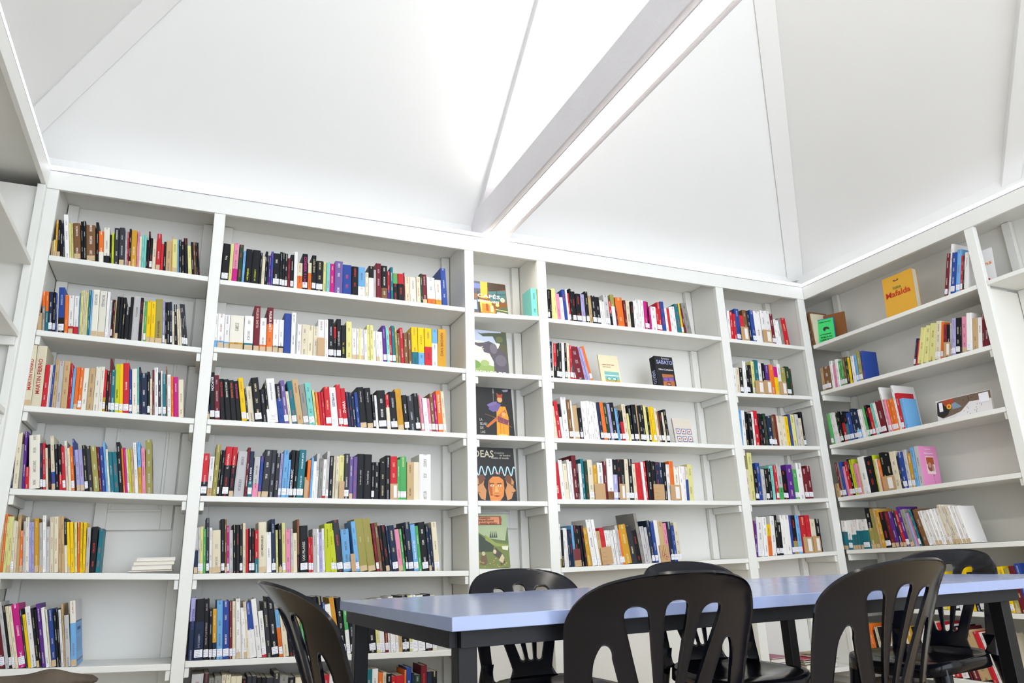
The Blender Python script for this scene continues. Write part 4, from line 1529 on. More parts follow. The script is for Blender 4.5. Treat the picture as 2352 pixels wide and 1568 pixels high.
def a_edad(A):
    A.rect(0, 0, 1, 1, '#0C0B0E').poly([(.56, .02), (.86, .02), (.88, .4), (.82, .62), (.6, .62), (.58, .35)], '#E8951E').poly([(.42, .62), (.6, .7), (.72, .66), (.62, .52), (.5, .5), (.4, .55)], '#6A5C94')
    A.poly([(.4, .6), (.36, .64), (.5, .7), (.62, .72), (.6, .66)], '#7C6AA6').ell(.69, .76, .065, .06, '#D9A56C').poly([(.63, .8), (.75, .8), (.77, .88), (.69, .86), (.62, .9)], '#B5431E').poly([(.3, .2), (.36, .18), (.84, .5), (.8, .56)], '#C46A28').line([(.54, .95), (.53, .6)], .004, '#77706A').poly([(.52, .88), (.56, .88), (.55, .98), (.53, .98)], '#8A8680')
    A.poly([(.6, .3), (.84, .24), (.88, .34), (.62, .42)], '#7A3A52').line([(.3, .45), (.5, .4), (.95, .2)], .003, '#8E5A34').poly([(.76, .96), (.92, .98), (.9, .93), (.8, .92)], '#8E8AA0').poly([(.6, .02), (.84, .02), (.8, .06), (.62, .06)], '#F3C060').ell(.76, .46, .05, .04, '#D9A56C').line([(.66, .05), (.66, .4)], .002, '#B26A10').line([(.74, .05), (.74, .4)], .002, '#B26A10')
def a_ideas(A):
    A.rect(0, 0, 1, 1, '#0A0A0C')
    pts = [(i / 60.0, .56 + .085 * math.sin(i / 60.0 * 2 * PI * 6.4)) for i in range(61)]
    A.line(pts, .007, '#BFE2EC').line([(0, .56), (1, .56)], .0015, '#3F6F80')
    for x in (.52, .6, .68): A.ell(x, .525, .025, .012, '#B23A22')
    # three sculpture-like heads
    face = [(.36, .02), (.47, .0), (.6, .02), (.68, .1), (.71, .24), (.7, .4), (.62, .47), (.45, .47), (.36, .42), (.32, .25)]
    A.poly(face, '#D9853A').poly([(.3, .3), (.33, .44), (.44, .5), (.62, .5), (.72, .44), (.73, .3), (.69, .4), (.6, .455), (.45, .455), (.37, .4)], '#2A1A10')
    A.poly([(.37, .1), (.33, .25), (.36, .38), (.42, .25), (.42, .1)], '#A8541C')
    for x in (.42, .6): A.ell(x, .285, .045, .016, '#F1E0C4').ell(x, .285, .014, .015, '#33241A').line([(x-.06, .325), (x+.05, .33)], .005, '#4A2510')
    A.poly([(.5, .28), (.54, .28), (.57, .16), (.47, .16)], '#F0A660').line([(.47, .155), (.57, .155)], .003, '#7A3A14').poly([(.44, .1), (.52, .115), (.6, .1), (.52, .08)], '#A83C22').line([(.44, .1), (.6, .1)], .002, '#5A1C10')
    for s in (0, 1):
        fx = (lambda x: x) if s == 0 else (lambda x: 1 - x)
        A.poly([(fx(.24), .02), (fx(.14), .05), (fx(.08), .16), (fx(.02), .2), (fx(.08), .26), (fx(.05), .36), (fx(.12), .46), (fx(.26), .44), (fx(.22), .3), (fx(.28), .2)], '#C98A54').poly([(fx(.12), .3), (fx(.1), .46), (fx(.2), .5), (fx(.28), .42), (fx(.2), .34)], '#6E3F20').ell(fx(.1), .3, .02, .012, '#2B1810').line([(fx(.06), .17), (fx(.13), .16)], .003, '#5A2A14')
def a_cuentos(A):
    A.rect(0, 0, 1, 1, '#5E7040').poly([(0, .8), (1, .8), (.9, .5), (.4, .55), (0, .7)], '#A9B88C').rect(0, .76, 1, 1, '#9FB489')
    A.poly([(0, .72), (.25, .6), (.5, .5), (1, .45), (1, 0), (0, 0)], '#6E7A34').poly([(0, .68), (.2, .6), (.55, .4), (.5, .3), (0, .3)], '#2C3A22').poly([(.3, .62), (.62, .46), (1, .42), (1, .38), (.6, .4), (.3, .52)], '#8D9A46')
    for x in (.46, .52, .58, .64): A.poly([(x-.03, .56), (x, .7), (x+.03, .56)], '#33452C')
    A.rect(.04, .8, .82, .97, '#8E3A22').rect(.0, .815, .76, .955, '#D98E62').ell(.8, .9, .04, .06, '#A24628')
    A.poly([(.78, .4), (.98, .4), (.96, .32), (.8, .34)], '#E7E3C8').poly([(.1, .08), (.14, .24), (.22, .3), (.3, .24), (.33, .1), (.24, .05)], '#6B5232').ell(.22, .27, .05, .04, '#C8B890').poly([(.5, .3), (.6, .38), (.68, .32), (.8, .26), (.86, .1), (.72, .04), (.66, .18), (.52, .24)], '#4C4230').ell(.56, .3, .05, .04, '#D8C8A0').poly([(.66, .14), (.78, .26), (.84, .18), (.78, .08)], '#C9BC94')
    for i in range(26): A.ell(random.uniform(.05, .95), random.uniform(.02, .18), .02, .01, random.choice(('#A88A3C', '#C9A858', '#7E6A2E')))
B = BWALL
zz = lambda r, x: zline(r, x)
display('face-out book with CAFES over a glowing cafe photo, top shelf, narrow bookcase', B, 0, .889, zz('b3s1', .9)+.012, .250, .240, .018, .16, .06, '#7A4A1E', a_cafes,
        [('CAFÉS', .50, .56, .62, .13, '#F4EBDC'), ('BUENOS AIRES', .48, .40, .58, .07, '#F4EBDC')])
display('face-out nature book with a grey elephant on its cover, narrow bookcase', B, 0, .889, zz('b3s2', .9)+.002, .248, .30, .02, .12, .07, '#D9D8C8', a_eleph, [('REINOS DE', .50, .045, .80, .07, '#F2EEE2')])
display('face-out black book with a costumed figure in orange, narrow bookcase', B, 0, .889, zz('b3s3', .9), .266, .312, .02, .12, .06, '#0C0B0E', a_edad,
        [('LA', .19, .33, .07, .05, '#B9B6B0'), ('EDAD', .25, .245, .17, .05, '#B9B6B0'), ('DE', .20, .165, .08, .05, '#B9B6B0'), ('LAS', .22, .085, .11, .05, '#B9B6B0')])
display('face-out black book titled IDEAS with three heads below a white wave', B, 0, .889, zz('b3s4', .9), .268, .322, .02, .12, .06, '#0A0A0C', a_ideas,
        [('IDEAS', .24, .87, .52, .135, '#D8CDB4'), ('el espíritu', .64, .90, .24, .035, '#C9C2B4'), ('del hombre', .78, .855, .26, .035, '#C9C2B4'), ('mueve el mundo', .66, .805, .42, .035, '#C9C2B4')])
display('face-out green storybook with an orange title plaque, below the other picture books', B, 0, .889, zz('b3s5', .9), .205, .300, .018, .12, .05, '#5E7040', a_cuentos,
        [('Cuentos', .32, .935, .34, .045, '#6B3A20'), ('maravillosos', .34, .885, .50, .045, '#6B3A20'), ('del mundo entero', .36, .835, .66, .045, '#6B3A20')])
def a_saer(A): A.rect(0, 0, 1, 1, '#E6DCB8').rect(.2, .0, .93, .42, '#7FB9B4').rect(.2, 0, .93, .14, '#C8A23C').rect(.2, .27, .93, .3, '#DCE8DC').ell(.4, .17, .12, .07, '#3E9CA0').ell(.66, .17, .12, .07, '#3E9CA0').ell(.4, .17, .08, .045, '#BFD8C4').ell(.66, .17, .08, .045, '#BFD8C4').line([(.78, .22), (.72, .1), (.66, .02)], .003, '#1F2A30')
display('face-out cream paperback with a small turquoise picture, standing alone on the second shelf', B, 0, 1.790, zz('b4s2', 1.8), .152, .205, .012, .16, .05, '#E6DCB8', a_saer, [('Juan José Saer', .46, .66, .62, .05, '#B5523A'), ('Nadie nada nunca' if 0 else 'Narraciones', .36, .58, .40, .03, '#8A7C62')])
def a_sab(A): A.rect(0, 0, 1, 1, '#0D0E14').rect(.3, .0, .92, .42, '#B56A34').poly([(.3, .3), (.92, .34), (.92, .22), (.3, .18)], '#4A4A8C').poly([(.34, .28), (.58, .3), (.56, .2), (.38, .2)], '#8A5CA6').poly([(.64, .3), (.88, .3), (.86, .2), (.66, .2)], '#8A5CA6').poly([(.5, .16), (.7, .16), (.74, .04), (.46, .04)], '#3A3350').ell(.6, .1, .1, .03, '#D98A4A')
display('thick face-out black book with large pale SABATO lettering, second shelf', B, 0, 2.222, zz('b4s2', 2.3), .150, .222, .058, .10, .035, '#0D0E14', a_sab,
        [('Ernesto', .60, .93, .42, .06, '#C9C6DC'), ('SABATO', .52, .80, .88, .13, '#A9AFE0'), ('Obra Completa', .54, .565, .80, .07, '#EDEAF2')])
_sb = [c for c in C.objects if c.name.startswith('cover') and c.parent and c.parent.get('label', '').startswith('thick face-out black')][0]
_to = put_text(_sb, 'SABATO', 0, 0, .095, .034, '#A9AFE0'); _to.location = (-.0012, .029, .075); _to.rotation_euler = (PI/2, PI/2, -PI/2)
def a_small(A):
    A.rect(0, 0, 1, 1, '#D8CFC0')
    for r_ in range(2):
        for c_ in range(3): A.rect(.1+c_*.3, .38-r_*.3, .34+c_*.3, .6-r_*.3, '#5C63A8').rect(.13+c_*.3, .41-r_*.3, .31+c_*.3, .57-r_*.3, '#E6DFCF').rect(.18+c_*.3, .46-r_*.3, .26+c_*.3, .52-r_*.3, '#B0483C')
display('small face-out grey paperback with blue grid, right of the leaning row, third shelf', B, 0, 2.330, zz('b4s3', 2.4), .150, .178, .012, .14, .045, '#D8CFC0', a_small, [('POESÍA', .45, .93, .5, .045, '#B0483C')] if 0 else [])
# right wall face-out books
def a_toda(A): A.rect(0, 0, 1, 1, '#DDA41C').ell(.45, .87, .09, .025, '#2A2418').ell(.45, .885, .05, .02, '#DDA41C')
display('big yellow face-out comic album with red title, top shelf of the right wall', RWALL, 1, .64, zz('r1', .7), .236, .300, .045, .07, .05, '#DDA41C', a_toda,
        [('TODA', .46, .68, .28, .065, '#3E7A3C'), ('Mafalda', .47, .545, .80, .14, '#C8321E')])
def a_bird(A):
    A.rect(0, 0, 1, 1, '#DCD8D8').poly([(0, .3), (.05, .95), (.35, .98), (1, .98), (1, .62), (.62, .66), (.45, .3), (.3, .2), (.1, .12)], '#6E5A4A').poly([(0, .3), (.02, .92), (.2, .95), (.28, .6), (.2, .25), (.1, .14)], '#1C1816').poly([(.12, .95), (.34, .97), (.34, .8), (.24, .55), (.16, .7)], '#A8431E').ell(.24, .62, .045, .12, '#E8B818').ell(.24, .62, .022, .06, '#C8281E').poly([(.29, .72), (.36, .78), (.48, .5), (.3, .46)], '#7E95A8').poly([(.45, .3), (.62, .66), (1, .62), (1, 0), (.3, 0)], '#E6E2E2')
    for i in range(22): A.ell(random.uniform(.5, .96), random.uniform(.7, .95), .008, .022, '#3E3228')
    for i in range(16): A.ell(random.uniform(.42, .95), random.uniform(.08, .5), .008, .02, '#8E8888')
    A.rect(.06, .45, .13, .88, '#EEEEF4').rect(.8, .5, .97, .92, '#EEEEF4')
display('wide low face-out picture book with a striped bird head, third shelf of right wall', RWALL, 1, .855, zz('r3', 1), .355, .135, .014, .10, .05, '#DCD8D8', a_bird)
def a_ens(A): A.rect(0, 0, 1, 1, '#EDEBEA').poly([(.1, .0), (.24, .22), (.34, .2), (.36, .0)], '#5A3A28').ell(.27, .26, .07, .06, '#241812').ell(.7, .14, .10, .055, '#B8281E').ell(.7, .15, .03, .02, '#F0D0C8')
display('white face-out booklet with orange handwriting, partly behind the right wall upright', RWALL, 1, 1.215, zz('r1', 1.2), .170, .235, .008, .10, .085, '#EDEBEA', a_ens, [('Jovens', .52, .60, .88, .14, '#F08A3C')])
def a_green(A): A.rect(0, 0, 1, 1, '#2C6FA8').rect(.04, .02, .97, .97, '#35D06A').poly([(.36, .58), (.44, .66), (.6, .66), (.72, .6), (.72, .5), (.66, .56), (.5, .55), (.48, .48), (.42, .5)], '#14221A').rect(.44, .5, .48, .55, '#14221A')
display('bright green face-out book with a small black animal, in the top corner', RWALL, 1, .035, zz('r1', .1), .135, .205, .012, .16, .03, '#2C6FA8', a_green,
        [('POESÍA MAYOR', .5, .86, .64, .045, '#14221A'), ('LA FONTAINE', .48, .36, .6, .05, '#14221A'), ('FÁBULAS', .52, .245, .62, .075, '#14221A'), ('LIBERTINAS', .52, .14, .68, .06, '#14221A')], yaw=.45)
display('plain brown board book standing behind the bright green one in the top corner', RWALL, 1, .05, zz('r1', .1), .155, .245, .012, .10, .11, '#8E5A30', None, (), yaw=.45)
# art on the visible side cover of some books
def side_art(key, fn, texts=()):
    o = BYKEY.get(key)
    if not o: return
    cv = [c for c in C.objects if c.parent == o and c.name.startswith('cover')][0]
    xs = [q.co.x for q in cv.data.vertices]; ys = [q.co.y for q in cv.data.vertices]; zs_ = [q.co.z for q in cv.data.vertices]
    w, d, h = max(xs), max(ys), max(zs_)
    A = ART(d, h); fn(A)
    for i, q in enumerate(A.g.v): A.g.v[i] = (w - q[1] , q[0], q[2])
    A.g.build('cover_print', [M_PRINT], cv)
    for (body, x, y, wd, ht, col) in texts:
        tob = put_text(cv, body, 0, 0, wd*d, ht*h, col); tob.location = (w + .0012, x*d, y*h); tob.rotation_euler = (PI/2, 0, PI/2)

side_art('r4_24', lambda A: A.rect(0, 0, 1, 1, '#E48FC0').rect(.32, .30, .78, .74, '#EAD9D2').rect(.34, .54, .76, .72, '#A8522A').ell(.52, .47, .15, .11, '#8C4A3E').ell(.5, .52, .09, .07, '#C98A72').ell(.66, .44, .06, .08, '#B08A80').line([(.62, .3), (.66, .04)], .0015, '#7A3A52').ell(.64, .26, .02, .015, '#5A1A2A'),
         [('Pablo Neruda', .5, .925, .34, .035, '#F4DDEA'), ('Veinte poemas', .52, .82, .5, .055, '#F6E6F0')])
side_art('r2_15', lambda A: A.rect(0, 0, 1, 1, '#25309A'), [('Biografía', .46, .86, .34, .035, '#8C96D8'), ('Borges, Sueños', .56, .74, .62, .05, '#D8DCF2'), ('Conversaciones', .5, .63, .36, .035, '#8C96D8')])
side_art('r3_25', lambda A: A.rect(0, 0, 1, 1, '#8A9A8C').rect(.38, .62, .82, .92, '#E88A2C').rect(0, 0, 1, .55, '#4FAEDD'), [('Gaturro', .42, .44, .62, .12, '#F2F6FA'), ('1', .86, .42, .09, .09, '#F2F6FA')])
side_art('r5_35', lambda A: A.rect(0, 0, 1, 1, '#E8E7E4').rect(.14, .40, .66, .70, '#26303A').poly([(.3, .42), (.4, .62), (.5, .5), (.56, .42)], '#B9B4A0').poly([(.16, .4), (.2, .5), (.28, .42)], '#2C5A8C'),
         [('JORGE', .56, .91, .26, .035, '#4A4A4A'), ('LUIS', .58, .85, .18, .035, '#4A4A4A'), ('BORGES', .6, .785, .3, .035, '#4A4A4A'), ('Introducción a la literatura', .62, .32, .5, .03, '#5A5A5A'), ('norteamericana', .64, .25, .4, .03, '#5A5A5A')])
side_art('b1s3_42', lambda A: A.rect(0, 0, 1, 1, '#B9B48E').ell(.62, .72, .1, .12, '#16161A').line([(.6, .62), (.5, .3)], .003, '#16161A').rect(.02, .44, .2, .68, '#3A8CD0').rect(.66, .4, .88, .52, '#C8862C'), [])
side_art('b1s4_39', lambda A: A.rect(0, 0, 1, 1, '#A5A184').ell(.5, .47, .3, .24, '#17171A'), [])
side_art('b1s5_30', lambda A: A.rect(0, 0, 1, 1, '#4E7FA0').poly([(.1, .97), (.95, .95), (.9, .55), (.2, .4)], '#B98A4C').ell(.5, .78, .28, .1, '#8E5A2C').ell(.6, .6, .2, .08, '#D0A860').rect(.02, .06, .6, .32, '#ECECF2').rect(.02, .04, .6, .065, '#C83A2C'), [])
side_art('b1s6_22', lambda A: A.rect(0, 0, 1, 1, '#4C9CDC').rect(0, .68, 1, 1, '#CFCDD0').rect(0, .655, 1, .68, '#1F3A6C').rect(0, .06, 1, .09, '#1F3A6C').rect(.1, .48, .82, .62, '#3E8CCB').rect(.1, .2, .8, .42, '#3E8CCB'), [('UNESCO' if 0 else 'HISTORIA', .45, .55, .5, .05, '#2C6AA8')])

# four books lying in a pile
def lying(label, x, y, z, w, d, t, col, rz=0, paper='#E8E2D2', W=BWALL, group=None):
    o = empty('book'); tag(o, label, 'book', group)
    o.matrix_world = Matrix.Translation(W(x, y, z)) @ Matrix.Rotation(rz, 4, 'Z')
    c = srgb(col); e = min(.0018, t*.2); g = BG()
    g.box(0, 0, 0, w, d, e, c); g.box(0, 0, t - e, w, d, t, c); g.box(0, d - e, e, w, d, t - e, c); g.build('cover', [M_BOOK], o)
    p = BG(); p.box(.002, .002, e + .0001, w - .002, d - e - .0002, t - e - .0001, jit(srgb(paper), .04)); p.build('page_block', [M_PRINT], o)
    return t
zb = zz('b1s5', -.75) + .008
for i, (x, w, t, c, lb) in enumerate(((-.852, .190, .0075, '#8E7A62', 'thin brown-edged book at the bottom of the small lying pile'), (-.838, .172, .020, '#DAD8DC', 'white lying book, second from the bottom of the small pile'),
        (-.832, .176, .0175, '#CDBFA8', 'tan lying book, second from the top of the small pile'), (-.822, .168, .0165, '#ECECF0', 'white lying book on top of the small pile'))):
    lying(lb, x, .02, zb, w, .125, t, c, group='books lying in a small pile on the leftmost bookcase'); zb += t + .0008
zb = zz('b5s7', 3) + .001
for i, (x, w, d, t, c, r_) in enumerate(((2.92, .24, .19, .020, '#C79A6C', 0), (2.91, .21, .18, .018, '#E0D8D4', .03), (2.90, .20, .19, .016, '#C6BFE2', -.04), (2.89, .20, .17, .022, '#E6E2DE', .02), (2.895, .17, .16, .006, '#B46A86', .1))):
    lying(('tan lying book at the bottom of the left pile on the lowest corner shelf', 'off-white lying book, second from the bottom of the left corner pile', 'lavender lying book in the middle of the left corner pile', 'white lying book, second from the top of the left corner pile', 'pink magazine on top of the left corner pile')[i], x, .03, zb, w, d, t, c, r_, group='books lying on the lowest shelf of the corner bookcase'); zb += t + .003
zb = zz('b5s7', 3) + .001
for i, (x, w, d, t, c, r_) in enumerate(((3.18, .27, .2, .030, '#8C8A5A', 0), (3.17, .28, .2, .010, '#B8B4A8', .06), (3.16, .29, .2, .008, '#9A9A94', -.08), (3.16, .26, .19, .006, '#B0344A', .12), (3.26, .17, .15, .010, '#D8CDB8', -.05), (3.265, .165, .14, .008, '#A89A6A', .05))):
    lying(('olive folder at the bottom of the right pile, lowest corner shelf', 'pale grey magazine, second from the bottom of the right corner pile', 'darker grey magazine, third from the bottom of the right corner pile', 'red magazine sticking out of the right corner pile', 'cream booklet near the top of the right corner pile', 'khaki booklet on top of the right corner pile')[i], x, .03, zb, w, d, t, c, r_, group='books lying on the lowest shelf of the corner bookcase'); zb += t + .004
# ------------------------------------------------------------------ paper pockets standing against the spines
POCKETS = [('b2s2', -0.0448, 1.9758, 0.039, 0.1049, -0.029, 'lone tan paper pocket', 0), ('b2s4', -0.0793, 1.2112, 0.0179, 0.0894, 0.025, 'leftmost tan paper pocket', 0), ('b2s4', 0.0995, 1.2082, 0.0279, 0.0885, 0.002, 'middle tan paper pocket', 0), ('b2s4', 0.3757, 1.2035, 0.0426, 0.0839, -0.011, 'rightmost tan paper pocket', 1), ('b2s5', 0.1813, 0.8372, 0.0221, 0.0889, -0.124, 'lone tan paper pocket', 0), ('b4s4', 1.6547, 1.2058, 0.0748, 0.0964, -0.008, 'leftmost tan paper pocket', 0), ('b4s4', 1.8308, 1.2049, 0.0421, 0.0967, 0.028, 'second tan paper pocket', 1), ('b4s4', 2.0855, 1.2033, 0.0816, 0.0988, 0.014, 'third tan paper pocket', 4), ('b4s4', 2.2157, 1.2025, 0.0805, 0.0969, 0.021, 'rightmost tan paper pocket', 1), ('b4s5', 1.4881, 0.8187, 0.0446, 0.099, -0.065, 'maroon-topped tan paper pocket', 3), ('b4s5', 1.6759, 0.8205, 0.0761, 0.1018, -0.111, 'middle tan paper pocket', 4), ('b4s5', 2.0954, 0.8241, 0.0679, 0.1037, -0.064, 'tan paper pocket with a red sign', 2), ('b5s1', 2.9751, 2.3506, 0.07, 0.1037, 0.006, 'left tan paper pocket', 1), ('b5s1', 3.182, 2.3517, 0.0828, 0.0984, 0.012, 'right tan paper pocket', 1), ('b5s2', 3.04, 1.9559, 0.0816, 0.0926, 0.043, 'leftmost tan paper pocket', 1), ('b5s2', 3.1234, 1.9577, 0.0706, 0.1003, 0.035, 'middle tan paper pocket', 1), ('b5s2', 3.2705, 1.961, 0.0669, 0.0973, 0.027, 'rightmost tan paper pocket', 1), ('b5s5', 3.2806, 0.8491, 0.0844, 0.1068, 0.009, 'left tan paper pocket', 1), ('b5s5', 3.3684, 0.8516, 0.0684, 0.1066, 0.014, 'right tan paper pocket', 1), ('r4', 0.4099, 1.2312, 0.0906, 0.0934, -0.024, 'lone tan paper pocket', 1), ('r2', 1.0132, 1.9965, 0.0412, 0.0887, 0.219, 'lone tan paper pocket', 1)]
for rid_, u0_, z_, w_, h_, th_, nth, mark in POCKETS:
    o = empty('paper_pocket'); rt = rid_[0] == 'r'
    W_ = RWALL if rt else BWALL
    o.matrix_world = Matrix.Translation(W_(u0_, .0015, z_ + .0008)) @ Matrix.Rotation(math.radians(-90 if rt else 0), 4, 'Z') @ (Matrix.Rotation(th_, 4, 'Y') if th_ < 0 else Matrix.Translation((w_, 0, 0)) @ Matrix.Rotation(th_, 4, 'Y') @ Matrix.Translation((-w_, 0, 0)))
    g = BG(); g.box(0, 0, 0, w_, .0012, h_, srgb('#BF9A6C')); g.box(0, .0012, 0, w_, .0035, h_ * .96, srgb('#A98558')); body = g.build('pocket', [M_PRINT], o)
    A = ART(w_, h_)
    if mark == 1: A.rect(.45, .1, .85, .88, '#E9E6E4')
    elif mark == 2:
        A.line([(.08, .25), (.5, .95)], .002, '#2A2018').line([(.3, .2), (.62, .75)], .002, '#2A2018')
        for k_ in range(3):
            a_ = PI/2 + k_ * 2 * PI / 3; A.line([(.66 + .16*math.cos(a_ + q_/6) * (1 + .2*q_ % 2), .3 + .14*math.sin(a_ + q_/6)) for q_ in range(0, 9)], .003, '#A8281E')
        A.ell(.66, .3, .06, .05, '#A8281E')
    elif mark == 3: A.rect(0, .35, 1, 1, '#6E1A20')
    elif mark == 4: A.line([(.1, .7), (.5, .7)], .001, '#6E5234').line([(.1, .45), (.5, .45)], .001, '#6E5234').line([(.1, .2), (.5, .2)], .001, '#6E5234')
    if A.n: A.g.build('pocket_print', [M_PRINT], body)
    bay_ = BAY['r'] if rt else BAY[rid_[:2]]
    tag(o, nth + ' against the spines, %s shelf, %s' % (SH_NAME[rid_[-1]], bay_), 'paper pocket', 'tan paper pockets among the books')
# ------------------------------------------------------------------ table
TX, TY, TYAW, TL, TD, TZ = -.088, -2.325, .022, 2.42, 1.108, .750
t = empty('table', (TX, TY, 0), (0, 0, TYAW)); tag(t, 'long blue-grey table with black frame in front of the bookcases', 'table')
TH = .030
MB().box(0, 0, TZ - TH, TL, TD, TZ).build('tabletop', M_TABLE, t, bevel=.0016)
AZ = TZ - TH - .002
for n, (x0, y0, x1, y1) in (('f', (.032, .030, 2.02, .050)), ('b', (.032, TD - .05, 2.02, TD - .03)), ('l', (.012, .0505, .032, TD - .0505)), ('r', (2.00, .0505, 2.02, TD - .0505))):
    MB().box(x0, y0, AZ - .036, x1, y1, AZ).build('apron', M_APRON, t, bevel=.001)
for (x, y) in ((.033, .051), (1.952, .051), (.033, TD - .051 - .046), (1.952, TD - .097)):
    MB().box(x, y, 0, x + .046, y + .046, AZ - .001).build('leg', M_IRON, t, bevel=.003)
# ------------------------------------------------------------------ plastic chairs
def smax(a, b, k=.012):
    h = max(0, min(1, .5 + .5 * (a - b) / k)); return b * (1 - h) + a * h + k * h * (1 - h)
def smin(a, b, k=.012): return -smax(-a, -b, k)
V0, V1 = .425, .845
HW = .232
def back_f(u, v):
    a = abs(u)
    hw = .212 + (HW - .212) * max(0, min(1, (v - .5) / .24))
    top = .838 - .052 * (a / HW) ** 2.6
    F = smin(hw - a, top - v, .075)
    # side opening
    spl = .078 + .052 * max(0, min(1, (v - .47) / .18)) ** 1.1 + .02 * max(0, (.47 - v) / .05)
    inner = .168 - .004 * (v - .5)
    S = smin(smin(a - spl, inner - a, .02), .692 - v - 1.1 * max(0, a - .155), .045)
    S = smin(S, v - .435, .02)
    F = min(F, -S)
    # three slots
    for c in (-1, 0, 1):
        cu = c * (.032 + .060 * (v - .5) / .26)
        wv = .0095 + .0165 * max(0, min(1, (v - .49) / .24))
        tp = .778 if c == 0 else .766
        S = smin(smin(wv - abs(u - cu), tp - v, .024), v - .497, .012)
        F = min(F, -S)
    return F
def back_map(u, v, off=0):
    s = v - .43
    y = -(.085 * s / .4 + .34 * s * s + max(0, v - .74) ** 2 * 3.0) - .01
    y += 1.15 * u * u
    return Vector((u, y, v))
def march(f, u0, u1, v0, v1, n, m):
    vs = []; fs = []; cache = {}
    du, dv = (u1 - u0) / n, (v1 - v0) / m
    val = [[f(u0 + i*du, v0 + j*dv) for j in range(m + 1)] for i in range(n + 1)]
    def vert(key, u, v):
        if key not in cache: cache[key] = len(vs); vs.append((u, v))
        return cache[key]
    def edge(i, j, i2, j2):
        a, b = val[i][j], val[i2][j2]; t_ = a / (a - b); t_ = min(max(t_, .02), .98)
        if (i, j) > (i2, j2): key = ('e', i2, j2, i, j)
        else: key = ('e', i, j, i2, j2)
        return vert(key, u0 + (i + (i2 - i) * t_) * du, v0 + (j + (j2 - j) * t_) * dv)
    for i in range(n):
        for j in range(m):
            cs = [(i, j), (i+1, j), (i+1, j+1), (i, j+1)]
            ins = [val[a][b] > 0 for a, b in cs]
            if not any(ins): continue
            poly = []
            for k in range(4):
                a, b = cs[k], cs[(k+1) % 4]
                if ins[k]: poly.append(vert(a, u0 + a[0]*du, v0 + a[1]*dv))
                if ins[k] != ins[(k+1) % 4]: poly.append(edge(*a, *b))
            if len(poly) >= 3: fs.append(tuple(poly))
    return vs, fs
_bv, _bf = march(back_f, -.25, .25, V0, V1, 110, 92)
def thicken(vs2, fs2, mp, th=.0045, rim=.008):
    """front/back skins joined along the open border, with a rolled rim"""
    vs = [mp(u, v) for u, v in vs2]; n = len(vs)
    nor = []
    for u, v in vs2:
        e = 1e-3; a = mp(u + e, v) - mp(u - e, v); b = mp(u, v + e) - mp(u, v - e); nor.append(a.cross(b).normalized())
    from collections import Counter
    ec = Counter()
    for f_ in fs2:
        for k in range(len(f_)): a, b = f_[k], f_[(k+1) % len(f_)]; ec[(a, b)] += 1
    border = [(a, b) for (a, b) in ec if (b, a) not in ec]
    bset = set(i for e_ in border for i in e_)
    V = [vs[i] + nor[i] * (th / 2 + (rim / 2 - th / 2 if i in bset else 0)) for i in range(n)] + [vs[i] - nor[i] * (th / 2 + (rim / 2 - th / 2 if i in bset else 0)) for i in range(n)]
    F = [tuple(f_) for f_ in fs2] + [tuple(i + n for i in reversed(f_)) for f_ in fs2] + [(b, a, a + n, b + n) for a, b in border]
    return V, F
def seat_mesh():
    V = []; F = []; n = 48; rings_ = 14
    def outline(a):
        c, s = math.cos(a), math.sin(a); p = 4.2
        r_ = (abs(c) ** p + abs(s) ** p) ** (-1 / p)
        x = .205 * r_ * c * (1 + .06 * s); y = .21 + .215 * r_ * s; return x, y
    V.append((0, .21, .412))
    for k in range(1, rings_ + 1):
        q = k / rings_
        for i in range(n):
            x, y = outline(2 * PI * i / n); x *= q; y = .21 + (y - .21) * q
            z = .412 + .018 * q ** 3 - (.022 * max(0, (y - .33) / .1) ** 2) + .012 * max(0, (.1 - y) / .1) ** 2
            V.append((x, y, z))
    for k, (g_, dz) in enumerate(((1.02, -.006), (1.035, -.045))):
        for i in range(n):
            x, y = outline(2 * PI * i / n); b = V[1 + (rings_ - 1) * n + i]
            V.append((x * g_, .21 + (y - .21) * g_, b[2] + dz))
    R_ = rings_ + 2
    for i in range(n): F.append((0, 1 + i, 1 + (i + 1) % n))
    for k in range(R_ - 1):
        for i in range(n):
            a = 1 + k*n + i; b = 1 + k*n + (i+1) % n; F.append((a, a + n, b + n, b))
    return V, F
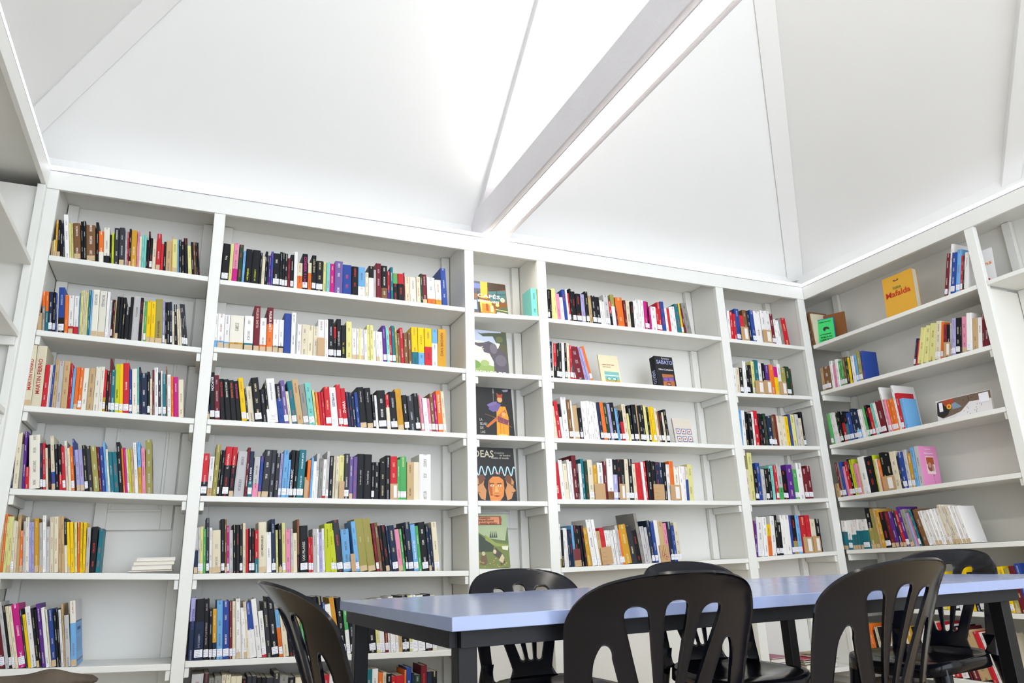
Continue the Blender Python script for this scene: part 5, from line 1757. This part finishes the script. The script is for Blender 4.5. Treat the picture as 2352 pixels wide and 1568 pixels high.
def chair(label, loc, yaw, scale=1.0):
    t = empty('plastic_chair', loc, (0, 0, yaw)); t.scale = (scale,) * 3
    tag(t, label, 'chair', 'black plastic chairs around the table')
    if 'b' not in CH:
        V, F = thicken(_bv, _bf, back_map); o = mesh('backrest', V, F, M_BLACK, t, True)
        try: o.data.set_sharp_from_angle(angle=1.2)
        except Exception: pass
        CH['b'] = o
        V, F = seat_mesh(); o = mesh('seat', V, F, M_BLACK, t, True); md = o.modifiers.new('thickness', 'SOLIDIFY'); md.thickness = .005; md.offset = -1; CH['s'] = o
        CH['l'] = []
        for sx in (-1, 1):
            for rear in (0, 1):
                rings = []
                N_ = 8
                for k in range(N_ + 1):
                    q = k / N_
                    if rear:
                        z = .50 * (1 - q) if k else .50
                        cx = sx * (.188 + .045 * q); cy = -.020 - .085 * q ** 1.2 + 1.15*.19*.19 * (1 - q); wx = .046 - .012 * q; wy = .012 + .030 * min(1, q * 3) - .006 * q
                    else:
                        z = .40 * (1 - q)
                        cx = sx * (.168 + .045 * q); cy = .365 + .045 * q; wx = .062 - .030 * q; wy = .050 - .020 * q
                    c_ = .3
                    P = []
                    for a_ in range(12):
                        an = 2 * PI * a_ / 12; cc, ss = math.cos(an), math.sin(an); p_ = 5
                        r_ = (abs(cc) ** p_ + abs(ss) ** p_) ** (-1 / p_)
                        P.append((cx + wx / 2 * r_ * cc, cy + wy / 2 * r_ * ss, z))
                    rings.append(P)
                mbb = MB().rings(rings); o = mbb.build('leg', M_BLACK, t, smooth=True)
                try: o.data.set_sharp_from_angle(angle=.9)
                except Exception: pass
                CH['l'].append(o)
    else:
        for s_ in [CH['b'], CH['s']] + CH['l']:
            c = s_.copy(); C.objects.link(c); c.parent = t
    return t
CH = {}
def place(label, top, yaw, z=.838, wide=1.0):
    """put the chair so that the middle of its top edge is at top=(x,y)"""
    lp = back_map(0, .838); s = z / .838
    x = top[0] - s * (lp.x * math.cos(yaw) - lp.y * math.sin(yaw)); y = top[1] - s * (lp.x * math.sin(yaw) + lp.y * math.cos(yaw))
    c = chair(label, (x, y, 0), yaw, s); c.scale[0] = s * wide; return c
place('black plastic chair nearest the middle of the front edge of the table, back towards us', (.405, -2.51), -.10, .826, 1.10)
place('black plastic chair on the near side at the right, back towards us', (1.10, -2.56), .12, .833, 1.16)
place('black plastic chair facing us behind the left part of the table', (.65, -.98), PI, .830, 1.08)
place('black plastic chair behind the table, mostly hidden by the nearest chair', (1.46, -1.02), PI - .1, .834, 1.08)
place('black plastic chair at the right end of the table near the right wall', (2.66, -1.52), PI/2 + .1, .846, 1.08)
place('black plastic chair at the left end of the table, seen from the side', (-.458, -1.98), -PI/2 + .04, .834, 1.10)
# ------------------------------------------------------------------ old wooden chair
def wooden_chair():
    t = empty('wooden_chair', (-.985, -2.43, 0), (0, 0, .0)); tag(t, 'weathered brown wooden chair, only its shaped top rail showing at the lower left', 'chair')
    Zt = .712
    pts = []
    N_ = 60
    rings = []
    for i in range(N_ + 1):
        x = -.242 + .484 * i / N_; ax = abs(x)
        top = Zt + .0065 * math.exp(-((ax - .171) / .022) ** 2) - .14 * max(0, ax - .19) - .001
        bot = Zt - .050 + .030 * max(0, min(1, (ax - .185) / .02))
        y = .03 * (1 - (x / .242) ** 2)
        if i in (0, N_): top -= .004; bot += .003
        rings.append([(x, y - .012, bot), (x, y + .012, bot), (x, y + .015, (top+bot)/2), (x, y + .010, top - .003), (x, y, top), (x, y - .010, top - .003), (x, y - .015, (top+bot)/2)])
    MB().rings(rings).build('top_rail', M_WOOD, t, smooth=True)
    for sx in (-1, 1):
        MB().rings([[(sx*(.185 + e*.014*math.cos(a)) , -.03*q + .018*math.sin(a)*1.0 + (.02 if q == 0 else .0), (Zt - .051) * (1 - q)) for a in [2*PI*k/10 for k in range(10)] for e in (1,)] for q in (0, .4, 1)]).build('rear_leg', M_WOOD, t, smooth=True)
        MB().rings([[(sx*(.20) + .018*math.cos(a), .40 + .018*math.sin(a), .43 * (1 - q)) for a in [2*PI*k/10 for k in range(10)]] for q in (0, 1)]).build('front_leg', M_WOOD, t, smooth=True)
    for k in range(4):
        x = -.12 + .08 * k
        MB().rings([[(x + .008*math.cos(a), .02 + .008*math.sin(a), z) for a in [2*PI*j/8 for j in range(8)]] for z in (.462, Zt - .06)]).build('spindle', M_WOOD, t, smooth=True)
    MB().box(-.22, 0, .432, .22, .42, .460).build('seat', M_WOOD, t, bevel=.008)
wooden_chair()
